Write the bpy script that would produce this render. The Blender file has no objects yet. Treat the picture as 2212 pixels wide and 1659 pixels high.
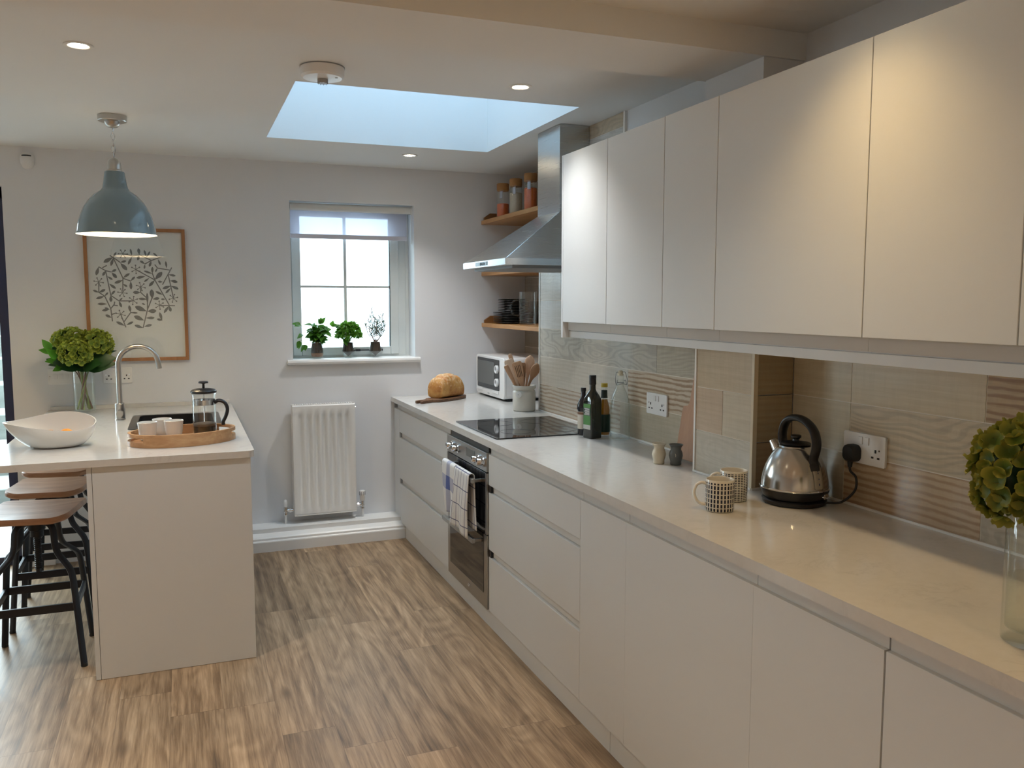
import bpy, bmesh, math, random
from mathutils import Vector, Matrix, Euler
R = random.Random(7)
PI = math.pi
scn = bpy.context.scene
COL = scn.collection

# ------------------------------------------------------------------ geometry helpers
class B:
    """collects shapes into one bmesh"""
    def __init__(s): s.bm = bmesh.new()
    def box(s, x0, x1, y0, y1, z0, z1):
        v = [s.bm.verts.new((x, y, z)) for x in (x0, x1) for y in (y0, y1) for z in (z0, z1)]
        for f in ((0,1,3,2),(4,6,7,5),(0,4,5,1),(2,3,7,6),(0,2,6,4),(1,5,7,3)):
            s.bm.faces.new([v[i] for i in f])
        return s
    def hexa(s, lo, hi):
        """two quads (4 points each) joined into a solid"""
        a = [s.bm.verts.new(p) for p in lo]; b = [s.bm.verts.new(p) for p in hi]
        s.bm.faces.new(a[::-1]); s.bm.faces.new(b)
        for i in range(4):
            j = (i+1) % 4; s.bm.faces.new((a[i], a[j], b[j], b[i]))
        return s
    def prism(s, poly, axis, a, b):
        def P(p, t):
            return {'x': (t, p[0], p[1]), 'y': (p[0], t, p[1]), 'z': (p[0], p[1], t)}[axis]
        A = [s.bm.verts.new(P(p, a)) for p in poly]; C = [s.bm.verts.new(P(p, b)) for p in poly]
        s.bm.faces.new(A[::-1]); s.bm.faces.new(C); n = len(poly)
        for i in range(n):
            j = (i+1) % n; s.bm.faces.new((A[i], A[j], C[j], C[i]))
        return s
    def ring(s, pts): return [s.bm.verts.new(p) for p in pts]
    def skin(s, rings, closed=True, cap0=True, cap1=True):
        for a, b in zip(rings, rings[1:]):
            n = len(a)
            for i in range(n if closed else n-1):
                j = (i+1) % n
                s.bm.faces.new((a[i], a[j], b[j], b[i]))
        if cap0: s.bm.faces.new(rings[0][::-1])
        if cap1: s.bm.faces.new(rings[-1])
        return s
    def lathe(s, prof, c=(0,0,0), n=32, axis='z', sx=1, sy=1):
        cx, cy, cz = c; rings = []
        def P(r, t, h):
            u, w = r*math.cos(t)*sx, r*math.sin(t)*sy
            return {'z': (cx+u, cy+w, cz+h), 'x': (cx+h, cy+u, cz+w), 'y': (cx+u, cy+h, cz+w)}[axis]
        for r, h in prof:
            if r < 1e-6: rings.append([s.bm.verts.new(P(0, 0, h))])
            else: rings.append([s.bm.verts.new(P(r, 2*PI*i/n, h)) for i in range(n)])
        for a, b in zip(rings, rings[1:]):
            for i in range(n):
                j = (i+1) % n
                if len(a) == 1 and len(b) == 1: break
                if len(a) == 1: s.bm.faces.new((a[0], b[i], b[j]))
                elif len(b) == 1: s.bm.faces.new((a[i], a[j], b[0]))
                else: s.bm.faces.new((a[i], a[j], b[j], b[i]))
        return s
    def cyl(s, p, q, r, r2=None, n=20):
        p, q = Vector(p), Vector(q); r2 = r if r2 is None else r2
        d = (q-p).normalized(); u = d.orthogonal().normalized(); w = d.cross(u)
        rg = [s.ring([c+(u*math.cos(2*PI*i/n)+w*math.sin(2*PI*i/n))*k for i in range(n)]) for c, k in ((p, r), (q, r2))]
        return s.skin(rg)
    def tube(s, pts, r, n=10, closed=False, flat=None):
        """tube along points; flat=(a,b,normal) gives an a x b oval section"""
        P = [Vector(p) for p in pts]; m = len(P); rings = []; u = None
        for i in range(m):
            a = P[i-1] if (i > 0 or closed) else P[i]; b = P[(i+1) % m] if (i < m-1 or closed) else P[i]
            d = (b-a).normalized()
            if u is None: u = d.orthogonal().normalized()
            else:
                u = u-d*u.dot(d)
                u = d.orthogonal().normalized() if u.length < 1e-6 else u.normalized()
            w = d.cross(u)
            if flat:
                N = Vector(flat[2]); uu = (N-d*N.dot(d)).normalized(); ww = d.cross(uu)
                k = r[i] if isinstance(r, (list, tuple)) else 1
                rings.append(s.ring([P[i]+uu*(math.cos(2*PI*j/n)*flat[0]*k)+ww*(math.sin(2*PI*j/n)*flat[1]*k) for j in range(n)]))
            else:
                k = r[i] if isinstance(r, (list, tuple)) else r
                rings.append(s.ring([P[i]+(u*math.cos(2*PI*j/n)+w*math.sin(2*PI*j/n))*k for j in range(n)]))
        if closed: rings.append(rings[0]); return s.skin(rings, cap0=False, cap1=False)
        return s.skin(rings)
    def ball(s, c, r, n=16, m=10):
        rx, ry, rz = r if isinstance(r, (list, tuple)) else (r, r, r)
        prof = [(max(0, math.sin(PI*i/m)), -math.cos(PI*i/m)) for i in range(m+1)]
        k = len(s.bm.verts); s.bm.verts.ensure_lookup_table()
        old = set(s.bm.verts); s.lathe(prof, (0,0,0), n)
        for v in s.bm.verts:
            if v not in old: v.co = Vector((c[0]+v.co.x*rx, c[1]+v.co.y*ry, c[2]+v.co.z*rz))
        return s
    def face(s, *pts): s.bm.faces.new([s.bm.verts.new(p) for p in pts]); return s
    def xf(s, M, since=None):
        for v in s.bm.verts:
            if since is None or v not in since: v.co = M @ v.co
        return s
    def mark(s): return set(s.bm.verts)

def rrect(w, h, r, n=5, cx=0, cy=0):
    """rounded rectangle outline"""
    out = []
    for sx, sy, a0 in ((1,1,0),(-1,1,PI/2),(-1,-1,PI),(1,-1,1.5*PI)):
        for i in range(n+1):
            a = a0+PI/2*i/n
            out.append((cx+sx*(w/2-r)+r*math.cos(a), cy+sy*(h/2-r)+r*math.sin(a)))
    return out
def arcpts(c, r, a0, a1, n, plane='xz', t=0):
    o = []
    for i in range(n+1):
        a = a0+(a1-a0)*i/n; u, w = c[0]+r*math.cos(a), c[1]+r*math.sin(a)
        o.append({'xz': (u, t, w), 'yz': (t, u, w), 'xy': (u, w, t)}[plane])
    return o
def smoothpts(pts, k=6):
    """Catmull-Rom through the points"""
    P = [Vector(p) for p in pts]; P = [P[0]*2-P[1]]+P+[P[-1]*2-P[-2]]; o = []
    for i in range(1, len(P)-2):
        a, b, c, d = P[i-1:i+3]
        for j in range(k):
            t = j/k
            o.append(0.5*((2*b)+(c-a)*t+(2*a-5*b+4*c-d)*t*t+(3*b-a-3*c+d)*t**3))
    o.append(P[-2]); return o

WORLD = {}
def root_off(p):
    while p.parent: p = p.parent
    return Vector(WORLD[p.name]) if p.name in WORLD else Vector((0,0,0))
def put(name, b, m, parent=None, bev=0, seg=2, sub=0, smooth=True, ang=38, label=None, solid=0, recalc=True):
    """ONE mesh object; shapes of a thing made in place are shifted to the thing's base"""
    if recalc: bmesh.ops.recalc_face_normals(b.bm, faces=b.bm.faces)
    me = bpy.data.meshes.new(name)
    if parent:
        o = root_off(parent)
        if o.length: bmesh.ops.translate(b.bm, verts=b.bm.verts, vec=-o)
    if smooth:
        for f in b.bm.faces: f.smooth = True
        lim = math.radians(ang)
        for e in b.bm.edges:
            if len(e.link_faces) == 2 and e.calc_face_angle(0) > lim: e.smooth = False
    b.bm.to_mesh(me); b.bm.free()
    o = bpy.data.objects.new(name, me); COL.objects.link(o)
    for mm in (m if isinstance(m, (list, tuple)) else [m]): me.materials.append(mm)
    if parent: o.parent = parent
    if solid:
        md = o.modifiers.new('solid', 'SOLIDIFY'); md.thickness = solid; md.offset = 0
    if bev:
        md = o.modifiers.new('bevel', 'BEVEL'); md.width = bev; md.segments = seg
        md.limit_method = 'ANGLE'; md.angle_limit = math.radians(40); md.harden_normals = True
    if sub:
        md = o.modifiers.new('subsurf', 'SUBSURF'); md.levels = md.render_levels = sub
    if label: o['label'] = label
    return o
def tag(o, label, cat, group=None, kind=None):
    o['label'] = label; o['category'] = cat
    if group: o['group'] = group
    if kind: o['kind'] = kind
    return o
def thing(name, label, cat, loc=(0,0,0), group=None, world=True, rz=0):
    """an Empty at the thing's base; world=True: parts are modelled in place"""
    o = bpy.data.objects.new(name, None); COL.objects.link(o); o.empty_display_size = .05
    o.location = loc; o.rotation_euler = (0, 0, rz)
    if world: WORLD[o.name] = loc
    return tag(o, label, cat, group)
def single(name, b, m, label, cat, loc, group=None, world=True, rz=0, **k):
    """a top-level thing that is one mesh, its origin at its base"""
    if world: bmesh.ops.translate(b.bm, verts=b.bm.verts, vec=-Vector(loc))
    o = put(name, b, m, **k); o.location = loc
    if world: WORLD[o.name] = loc
    o.rotation_euler = (0, 0, rz)
    o.location = loc; o.rotation_euler = (0, 0, rz)
    return tag(o, label, cat, group)
def struct(name, b, m, parent=None, **k):
    k.setdefault('smooth', False)
    o = put(name, b, m, parent, **k)
    if not parent: o['kind'] = 'structure'
    return o
def dup(src, loc, label, rz=0):
    """copy of a thing with copies of its parts and sub-parts"""
    def cp(o, par):
        c = o.copy(); COL.objects.link(c); c.parent = par
        for ch in list(o.children): cp(ch, c)
        return c
    kids = list(src.children)
    r = src.copy(); COL.objects.link(r); r.location = loc; r.rotation_euler = (0, 0, rz); r['label'] = label
    for ch in kids: cp(ch, r)
    return r

# ------------------------------------------------------------------ material helpers
class NT:
    def __init__(s, name):
        s.m = bpy.data.materials.new(name); s.m.use_nodes = True; s.t = s.m.node_tree; s.t.nodes.clear()
        s.out = s.n('ShaderNodeOutputMaterial')
    def n(s, ty, **k):
        nd = s.t.nodes.new(ty)
        for a, v in k.items():
            if a == 'ins':
                for i, x in v.items(): s.set(nd, i, x)
            else: setattr(nd, a, v)
        return nd
    def set(s, nd, i, x):
        sock = nd.inputs[i]
        if isinstance(x, bpy.types.NodeSocket): s.t.links.new(x, sock)
        elif isinstance(x, bpy.types.Node): s.t.links.new(x.outputs[0], sock)
        elif hasattr(sock.default_value, '__len__') and len(sock.default_value) == 4 and len(x) == 3: sock.default_value = (*x, 1)
        else: sock.default_value = x
    def math(s, op, a, b=0.0, c=None):
        nd = s.n('ShaderNodeMath', operation=op); s.set(nd, 0, a); s.set(nd, 1, b)
        if c is not None: s.set(nd, 2, c)
        return nd.outputs[0]
    def mix(s, f, a, b, mode='MIX'):
        nd = s.n('ShaderNodeMix', data_type='RGBA', blend_type=mode)
        s.set(nd, 0, f); s.set(nd, 6, a); s.set(nd, 7, b); return nd.outputs[2]
    def ramp(s, f, stops):
        nd = s.n('ShaderNodeValToRGB'); s.set(nd, 0, f); e = nd.color_ramp.elements
        while len(e) < len(stops): e.new(.5)
        for i, (p, c) in enumerate(stops):
            e[i].position = p; e[i].color = (*c, 1) if len(c) == 3 else c
        return nd.outputs[0]
    def coord(s, scale=(1,1,1), loc=(0,0,0)):
        tc = s.n('ShaderNodeTexCoord'); mp = s.n('ShaderNodeMapping'); s.t.links.new(tc.outputs['Object'], mp.inputs[0])
        mp.inputs['Scale'].default_value = scale; mp.inputs['Location'].default_value = loc
        return mp.outputs[0]
    def noise(s, vec, scale=5, detail=3, rough=.5, dist=0):
        nd = s.n('ShaderNodeTexNoise'); s.t.links.new(vec, nd.inputs['Vector'])
        nd.inputs['Scale'].default_value = scale; nd.inputs['Detail'].default_value = detail
        nd.inputs['Roughness'].default_value = rough; nd.inputs['Distortion'].default_value = dist
        return nd.outputs[0]
    def bump(s, h, st=.2, d=.002):
        nd = s.n('ShaderNodeBump'); nd.inputs['Strength'].default_value = st; nd.inputs['Distance'].default_value = d
        s.t.links.new(h, nd.inputs['Height']); return nd.outputs[0]
    def bsdf(s, **k):
        nd = s.n('ShaderNodeBsdfPrincipled')
        for a, v in k.items():
            s.set(nd, {'base': 'Base Color', 'rough': 'Roughness', 'metal': 'Metallic', 'normal': 'Normal', 'spec': 'Specular IOR Level',
                       'coat': 'Coat Weight', 'coatr': 'Coat Roughness', 'emis': 'Emission Color', 'emis_s': 'Emission Strength', 'trans': 'Transmission Weight',
                       'ior': 'IOR', 'alpha': 'Alpha', 'sss': 'Subsurface Weight', 'aniso': 'Anisotropic'}[a], v)
        s.t.links.new(nd.outputs[0], s.out.inputs[0]); return nd
def hexc(h):
    c = [int(h[i:i+2], 16)/255 for i in (0, 2, 4)]
    return tuple(x/12.92 if x <= .04045 else ((x+.055)/1.055)**2.4 for x in c)
def plain(name, base, rough=.5, metal=0, var=.04, vs=8, bump=0, **k):
    """a plain surface: slight mottling so that it is never perfectly flat"""
    t = NT(name); co = t.coord(); nz = t.noise(co, vs, 3)
    c = t.mix(nz, tuple(x*(1-var) for x in base), tuple(min(1, x*(1+var)) for x in base))
    if bump: k['normal'] = t.bump(t.noise(co, 60, 3), bump, .002)
    t.bsdf(base=c, rough=rough, metal=metal, **k); return t.m
def glassy(name, tint=(1,1,1), rough=.0, ior=1.45, gain=1.0, tintedge=None):
    """thin clear glass: transparent, with a Fresnel sheen"""
    t = NT(name); tr = t.n('ShaderNodeBsdfTransparent'); gl = t.n('ShaderNodeBsdfGlossy')
    gl.inputs['Roughness'].default_value = rough
    t.set(gl, 0, (1,1,1))
    lw = t.n('ShaderNodeLayerWeight'); lw.inputs[0].default_value = .35
    if tintedge is not None: t.set(tr, 0, t.mix(t.math('POWER', lw.outputs[1], 2.5), tint, tintedge))
    else: t.set(tr, 0, tint)
    fc = t.n('ShaderNodeLayerWeight'); fc.inputs[0].default_value = .5
    fr = t.math('ADD', t.math('MULTIPLY', t.math('POWER', fc.outputs[1], 5), .75), .04)
    mx = t.n('ShaderNodeMixShader'); t.set(mx, 0, t.math('MULTIPLY', fr, gain)); t.set(mx, 1, tr.outputs[0]); t.set(mx, 2, gl.outputs[0])
    t.t.links.new(mx.outputs[0], t.out.inputs[0]); return t.m
def wood(name, dark, mid, light, axis='x', scale=1, rough=.45, stretch=12, coat=0):
    t = NT(name); s = {'x': (1, stretch, stretch), 'y': (stretch, 1, stretch), 'z': (stretch, stretch, 1)}[axis]
    co = t.coord(tuple(q*scale for q in s)); n1 = t.noise(co, 2.2, 5, .6, .6); n2 = t.noise(co, 9, 3, .6)
    f = t.math('ADD', t.math('MULTIPLY', n1, .75), t.math('MULTIPLY', n2, .25))
    c = t.ramp(f, [(.28, dark), (.5, mid), (.72, light)])
    t.bsdf(base=c, rough=rough, coat=coat, normal=t.bump(f, .08, .001)); return t.m
def emit(name, col, st):
    t = NT(name); e = t.n('ShaderNodeEmission'); t.set(e, 0, col); e.inputs[1].default_value = st
    t.t.links.new(e.outputs[0], t.out.inputs[0]); return t.m
# ------------------------------------------------------------------ materials
WALL = plain('wall paint', (.73,.745,.77), .75, var=.012, vs=3)
CEIL = plain('ceiling paint', (.765,.775,.775), .8, var=.012, vs=3)
WHITE = plain('white gloss paint', (.80,.80,.79), .35, var=.01)
CAB = plain('matt off-white lacquer', (.68,.70,.71), .42, var=.012, vs=2)
CABIN = plain('cabinet inside', (.55,.53,.50), .6)
RAIL = plain('grey finger rail', (.64,.635,.62), .35)
PLAST = plain('white plastic', (.80,.80,.80), .3, var=.01)
PLASTG = plain('grey plastic', (.30,.31,.33), .4)
DARK = plain('black plastic', (.012,.012,.014), .35)
RUBBER = plain('black rubber', (.02,.02,.02), .55)
BLKMET = plain('black painted metal', (.010,.011,.016), .42, spec=.4)
NAVY = plain('dark door frame', (.022,.027,.06), .45)
def steel(name, base=(.56,.56,.55), rough=.27, axis='z', streak=60):
    t = NT(name); s = {'z': (1,1,streak), 'x': (streak,1,1), 'y': (1,streak,1)}[axis]
    n = t.noise(t.coord(s), 6, 4, .6)
    c = t.mix(n, tuple(q*.98 for q in base), tuple(min(1, q*1.02) for q in base))
    r = t.math('ADD', t.math('MULTIPLY', n, .03), rough-.015)
    t.bsdf(base=c, metal=1.0, rough=r); return t.m
STEEL = steel('brushed steel')
STEELV = steel('brushed steel oven', (.42,.41,.39), .33)
STEELK = steel('kettle steel', (.60,.58,.55), .2, 'z', 90)
CHROME = plain('chrome', (.75,.75,.76), .1, 1.0, var=.01)
NICKEL = plain('satin nickel', (.52,.50,.47), .28, 1.0, var=.03)
BLKGLASS = plain('black ceramic glass', (.008,.008,.009), .04, var=.0, spec=.6)
SINKBLK = plain('black composite', (.012,.012,.013), .3, spec=.5)
SKYPANE = glassy('daylight-cutting rooflight glass', (.47,.53,.58))  # tint added to hold back the daylight in the shaft
DIMPANE = glassy('glare-cutting window glass', (.62,.65,.66))  # tint added to weaken the brightness coming in from outside
PANE = glassy('window glass', (.97,.985,.98))
GLASS = glassy('clear glass', (.99,.995,.99), tintedge=(.80,.83,.82))
GLASSG = glassy('greenish clear glass', (.985,.993,.988), tintedge=(.72,.78,.75))
GLASSH = glassy('thick glass handle', (.88,.90,.90), tintedge=(.50,.54,.54), gain=1.4)
WATER = glassy('water', (.955,.96,.92), gain=.5)
OAK = wood('oiled oak shelf', (.36,.17,.055), (.47,.235,.085), (.56,.31,.125), 'y', 1, .4, 9)
FRAMEW = wood('oak picture frame', (.30,.135,.05), (.36,.165,.065), (.42,.21,.09), 'z', 1, .5, 10)
SEATW = wood('stool seat wood', (.24,.115,.058), (.36,.185,.098), (.46,.26,.15), 'x', 1.3, .4, 10)
TRAYW = wood('acacia tray wood', (.33,.16,.065), (.46,.25,.115), (.60,.38,.20), 'x', 2, .4, 5)
BOARDW = wood('dark bread board wood', (.07,.032,.016), (.14,.065,.03), (.24,.125,.06), 'x', 3, .5, 8)
CHOPW = wood('chopping board wood', (.36,.16,.06), (.42,.20,.085), (.48,.25,.115), 'z', 2, .45, 6)
BEECH = wood('beech utensil wood', (.50,.29,.17), (.60,.37,.23), (.68,.45,.30), 'z', 4, .5, 5)
BEECHD = wood('darker utensil wood', (.30,.155,.075), (.36,.19,.095), (.42,.24,.125), 'z', 4, .5, 5)
CERAM = plain('white glazed ceramic', (.78,.775,.75), .12, var=.01)
CREAM = plain('cream glaze', (.70,.64,.48), .25, var=.05)
GREYGL = plain('dark grey glaze', (.13,.14,.135), .28, var=.15, vs=40)
SOIL = plain('potting soil', (.030,.020,.014), .9, var=.5, vs=160, bump=.8)
GRAVEL = plain('brown gravel', (.20,.105,.055), .8, var=.6, vs=220, bump=.8)
STEM = plain('plant stems', (.19,.24,.045), .5, var=.3, vs=30)
STEMB = plain('brown stems', (.14,.06,.03), .6, var=.4, vs=30)
ORANGE = plain('orange peel', (.80,.32,.02), .4, var=.1, vs=60, bump=.2)
SILIC = plain('white silicone bead', (.85,.85,.84), .35)
EDGET = plain('tile trim', (.80,.79,.75), .3)
EDGEB = plain('beige tile trim', (.62,.54,.40), .35)
GROUT = plain('light grout', (.70,.66,.58), .8)
PAPER = plain('print paper', (.80,.80,.81), .7, var=.005)
INK = plain('grey print ink', (.20,.20,.205), .7, var=.03)
LENS = emit('downlight lens', (1,.86,.62), 26)
BULB = emit('pendant bulb', (1,.80,.52), 40)

def leafmat(name, c0, c1, c2, rough=.4, trans=.25):
    """leaf: the colour attribute runs from the middle (0) to the rim (1) of each leaf"""
    t = NT(name); at = t.n('ShaderNodeVertexColor'); at.layer_name = 'col'
    sp = t.n('ShaderNodeSeparateColor'); t.t.links.new(at.outputs[0], sp.inputs[0])
    c = t.mix(sp.outputs[1], c0, c1); c = t.mix(sp.outputs[0], c, c2)
    d = t.bsdf(base=c, rough=rough, spec=.35)
    tl = t.n('ShaderNodeBsdfTranslucent'); t.set(tl, 0, c)
    mx = t.n('ShaderNodeMixShader'); mx.inputs[0].default_value = trans
    t.t.links.new(d.outputs[0], mx.inputs[1]); t.t.links.new(tl.outputs[0], mx.inputs[2]); t.t.links.new(mx.outputs[0], t.out.inputs[0])
    return t.m
PETAL = leafmat('hydrangea petals', (.045,.105,.008), (.10,.175,.012), (.36,.43,.06), .5, .12)
PETALR = leafmat('hydrangea petals rusty', (.05,.105,.010), (.11,.18,.02), (.33,.31,.05), .5, .12)
BIGLEAF = leafmat('dark hydrangea leaves', (.012,.045,.012), (.022,.075,.018), (.03,.085,.025), .35, .1)
BASIL = leafmat('basil leaves', (.035,.12,.012), (.075,.22,.018), (.09,.25,.025), .35, .35)
PARS = leafmat('parsley leaves', (.05,.17,.012), (.10,.28,.02), (.14,.33,.03), .45, .35)
ROSEM = leafmat('rosemary needles', (.055,.095,.065), (.10,.15,.11), (.15,.20,.16), .5, .15)

def floor_mat():
    t = NT('oak plank floor'); tc = t.n('ShaderNodeTexCoord'); sp = t.n('ShaderNodeSeparateXYZ'); t.t.links.new(tc.outputs['Object'], sp.inputs[0])
    x, y = sp.outputs[0], sp.outputs[1]; W, L = .185, 1.25
    cx = t.math('DIVIDE', t.math('ADD', x, .06), W); col = t.math('FLOOR', cx)
    w1 = t.n('ShaderNodeTexWhiteNoise', noise_dimensions='1D'); t.set(w1, 'W', col)
    ry = t.math('ADD', t.math('DIVIDE', y, L), t.math('MULTIPLY', w1.outputs[0], 7.3)); row = t.math('FLOOR', ry)
    cv = t.n('ShaderNodeCombineXYZ'); t.set(cv, 0, col); t.set(cv, 1, row)
    w2 = t.n('ShaderNodeTexWhiteNoise', noise_dimensions='2D'); t.t.links.new(cv.outputs[0], w2.inputs['Vector'])
    idv = w2.outputs[0]
    gv = t.n('ShaderNodeCombineXYZ'); t.set(gv, 0, t.math('MULTIPLY', x, 15)); t.set(gv, 1, t.math('MULTIPLY', y, .55)); t.set(gv, 2, t.math('MULTIPLY', idv, 40))
    g1 = t.noise(gv.outputs[0], 1.6, 6, .62, .25)
    fv = t.n('ShaderNodeCombineXYZ'); t.set(fv, 0, t.math('MULTIPLY', x, 70)); t.set(fv, 1, t.math('MULTIPLY', y, 3)); t.set(fv, 2, t.math('MULTIPLY', idv, 17))
    g2 = t.noise(fv.outputs[0], 2.0, 4, .6, .5)
    # cathedral rings: distorted bands
    rv = t.n('ShaderNodeCombineXYZ'); t.set(rv, 0, t.math('MULTIPLY', x, 3.6)); t.set(rv, 1, t.math('MULTIPLY', y, .75)); t.set(rv, 2, t.math('MULTIPLY', idv, 23))
    r0 = t.noise(rv.outputs[0], 1.3, 2, .5, .4)
    rings = t.math('SINE', t.math('MULTIPLY', r0, 60))
    rings = t.math('MULTIPLY', t.math('ADD', rings, 1), .5)
    f = t.math('ADD', t.math('ADD', t.math('MULTIPLY', g1, .54), t.math('MULTIPLY', g2, .34)), t.math('MULTIPLY', rings, .06))
    c = t.ramp(f, [(.29, (.085,.052,.030)), (.41, (.215,.14,.080)), (.53, (.36,.25,.152)), (.69, (.54,.40,.265))])
    tone = t.ramp(idv, [(0, (.80,.79,.78)), (.5, (1,1,1)), (1, (1.14,1.12,1.10))])
    c = t.mix(1, c, tone, 'MULTIPLY')
    # knots
    kv = t.n('ShaderNodeCombineXYZ'); t.set(kv, 0, t.math('MULTIPLY', x, 5.5)); t.set(kv, 1, t.math('MULTIPLY', y, 2.2)); t.set(kv, 2, 3.0)
    vo = t.n('ShaderNodeTexVoronoi'); t.t.links.new(kv.outputs[0], vo.inputs['Vector']); vo.inputs['Scale'].default_value = 1.0
    kn = t.ramp(vo.outputs['Distance'], [(.0, (1,1,1)), (.05, (.75,.75,.75)), (.16, (0,0,0))])
    vc = t.n('ShaderNodeSeparateColor'); t.t.links.new(vo.outputs['Color'], vc.inputs[0])
    kn = t.math('MULTIPLY', t.math('MULTIPLY', kn, t.math('GREATER_THAN', vc.outputs[0], .5)), t.math('ADD', g2, .1))
    c = t.mix(t.math('MULTIPLY', kn, .95), c, (.06,.033,.018))
    # joints
    fx = t.math('ABSOLUTE', t.math('SUBTRACT', t.math('FRACT', cx), .5)); jx = t.math('GREATER_THAN', fx, .4955)
    fy = t.math('ABSOLUTE', t.math('SUBTRACT', t.math('FRACT', ry), .5)); jy = t.math('GREATER_THAN', fy, .4990)
    c = t.mix(t.math('MULTIPLY', t.math('MAXIMUM', jx, jy), .45), c, (.07,.045,.03))
    t.bsdf(base=c, rough=t.math('ADD', t.math('MULTIPLY', g2, .2), .32), spec=.4, normal=t.bump(f, .12, .001)); return t.m
FLOOR = floor_mat()

def quartz_mat():
    t = NT('pale quartz worktop'); co = t.coord(); a = t.noise(co, 5.5, 5, .65, 1.2); b = t.noise(co, 38, 3, .6)
    v = t.ramp(t.math('ABSOLUTE', t.math('SUBTRACT', a, .5)), [(0, (1,1,1)), (.012, (.5,.5,.5)), (.04, (0,0,0))])
    p = t.noise(co, 5, 2); v = t.math('MULTIPLY', v, t.ramp(p, [(.45, (0,0,0)), (.62, (1,1,1))]))
    c = t.mix(b, (.615,.60,.57), (.685,.67,.64)); c = t.mix(t.math('MULTIPLY', v, .20), c, (.33,.32,.30))
    t.bsdf(base=c, rough=.13, spec=.5); return t.m
QUARTZ = quartz_mat()

def tile_mat():
    """wood-effect wall tile; per-tile colour and figure come from mesh attributes"""
    t = NT('wood-effect wall tile'); a1 = t.n('ShaderNodeVertexColor'); a1.layer_name = 'tcol'
    a2 = t.n('ShaderNodeVertexColor'); a2.layer_name = 'tfig'; sp = t.n('ShaderNodeSeparateColor'); t.t.links.new(a2.outputs[0], sp.inputs[0])
    seed, stripe, swirl = sp.outputs[0], sp.outputs[1], sp.outputs[2]
    tc = t.n('ShaderNodeTexCoord'); xy = t.n('ShaderNodeSeparateXYZ'); t.t.links.new(tc.outputs['Object'], xy.inputs[0])
    along = t.math('ADD', xy.outputs[1], t.math('MULTIPLY', xy.outputs[0], .8)); up = xy.outputs[2]
    so = t.math('MULTIPLY', seed, 60)
    def vec(a, b, c=1):
        cv = t.n('ShaderNodeCombineXYZ'); t.set(cv, 0, t.math('MULTIPLY', along, a)); t.set(cv, 1, t.math('MULTIPLY', up, b)); t.set(cv, 2, t.math('MULTIPLY', so, c)); return cv.outputs[0]
    big = t.noise(vec(2.2, 5), 1.5, 4, .6, .5); fine = t.noise(vec(3.2, 85), 1.0, 4, .65, .3); cross = t.noise(vec(60, 7), 1.0, 3, .6)
    warp = t.noise(vec(1.3, 4.5), 1.2, 2, .5, .2)
    ring = t.math('MULTIPLY', t.math('ADD', t.math('SINE', t.math('MULTIPLY', t.math('ADD', t.math('MULTIPLY', warp, 1.0), t.math('MULTIPLY', up, .9)), 135)), 1), .5)
    lines = t.math('ADD', t.math('SINE', t.math('ADD', t.math('MULTIPLY', up, 300), t.math('MULTIPLY', big, 11))), 1)
    lines = t.math('MULTIPLY', lines, .5)
    lineF = t.ramp(t.math('ADD', t.math('MULTIPLY', lines, .32), t.math('MULTIPLY', fine, .68)), [(.46, (0,0,0)), (.64, (1,1,1))])
    ringF = t.ramp(t.math('ADD', t.math('MULTIPLY', ring, .35), t.math('MULTIPLY', fine, .65)), [(.46, (0,0,0)), (.62, (1,1,1))])
    base = a1.outputs[0]
    c = t.mix(t.math('MULTIPLY', big, .5), base, t.mix(1, base, (.80,.78,.74), 'MULTIPLY'))
    c = t.mix(t.math('MULTIPLY', t.ramp(fine, [(.35, (1,1,1)), (.62, (0,0,0))]), .30), c, t.mix(1, c, (.62,.57,.50), 'MULTIPLY'))
    c = t.mix(t.math('MULTIPLY', t.ramp(cross, [(.42, (1,1,1)), (.55, (0,0,0))]), .14), c, t.mix(1, c, (.74,.72,.68), 'MULTIPLY'))
    c = t.mix(t.math('MULTIPLY', lineF, stripe), c, (.27,.165,.095))
    c = t.mix(t.math('MULTIPLY', ringF, t.math('MULTIPLY', swirl, .40)), c, (.25,.225,.19))
    t.bsdf(base=c, rough=.22, spec=.45, normal=t.bump(fine, .15, .001)); return t.m
TILE = tile_mat()

def check_mat():
    """tea towel weave from its UVs: navy grid, or blue band"""
    out = []
    for kind in ('grid', 'band'):
        t = NT('tea towel '+kind); uv = t.n('ShaderNodeUVMap'); sp = t.n('ShaderNodeSeparateXYZ'); t.t.links.new(uv.outputs[0], sp.inputs[0])
        u, v = sp.outputs[0], sp.outputs[1]
        def line(q, n, w): return t.math('LESS_THAN', t.math('ABSOLUTE', t.math('SUBTRACT', t.math('FRACT', t.math('MULTIPLY', q, n)), .5)), w)
        if kind == 'grid':
            f = t.math('MAXIMUM', line(u, 5, .05), line(v, 5.5, .028))
            c = t.mix(t.math('MULTIPLY', f, .85), (.72,.72,.72), (.05,.06,.16))
        else:
            b = t.math('LESS_THAN', t.math('ABSOLUTE', t.math('SUBTRACT', u, .52)), .13)
            h = t.math('LESS_THAN', t.math('ABSOLUTE', t.math('SUBTRACT', v, .30)), .07)
            f = t.math('ADD', t.math('MULTIPLY', b, .5), t.math('MULTIPLY', h, .5))
            c = t.mix(f, (.72,.72,.72), (.10,.14,.36))
        nz = t.noise(t.coord(), 350, 2); t.bsdf(base=c, rough=.95, normal=t.bump(nz, .3, .001)); out.append(t.m)
    return out
CHECK, BAND = check_mat()

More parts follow.
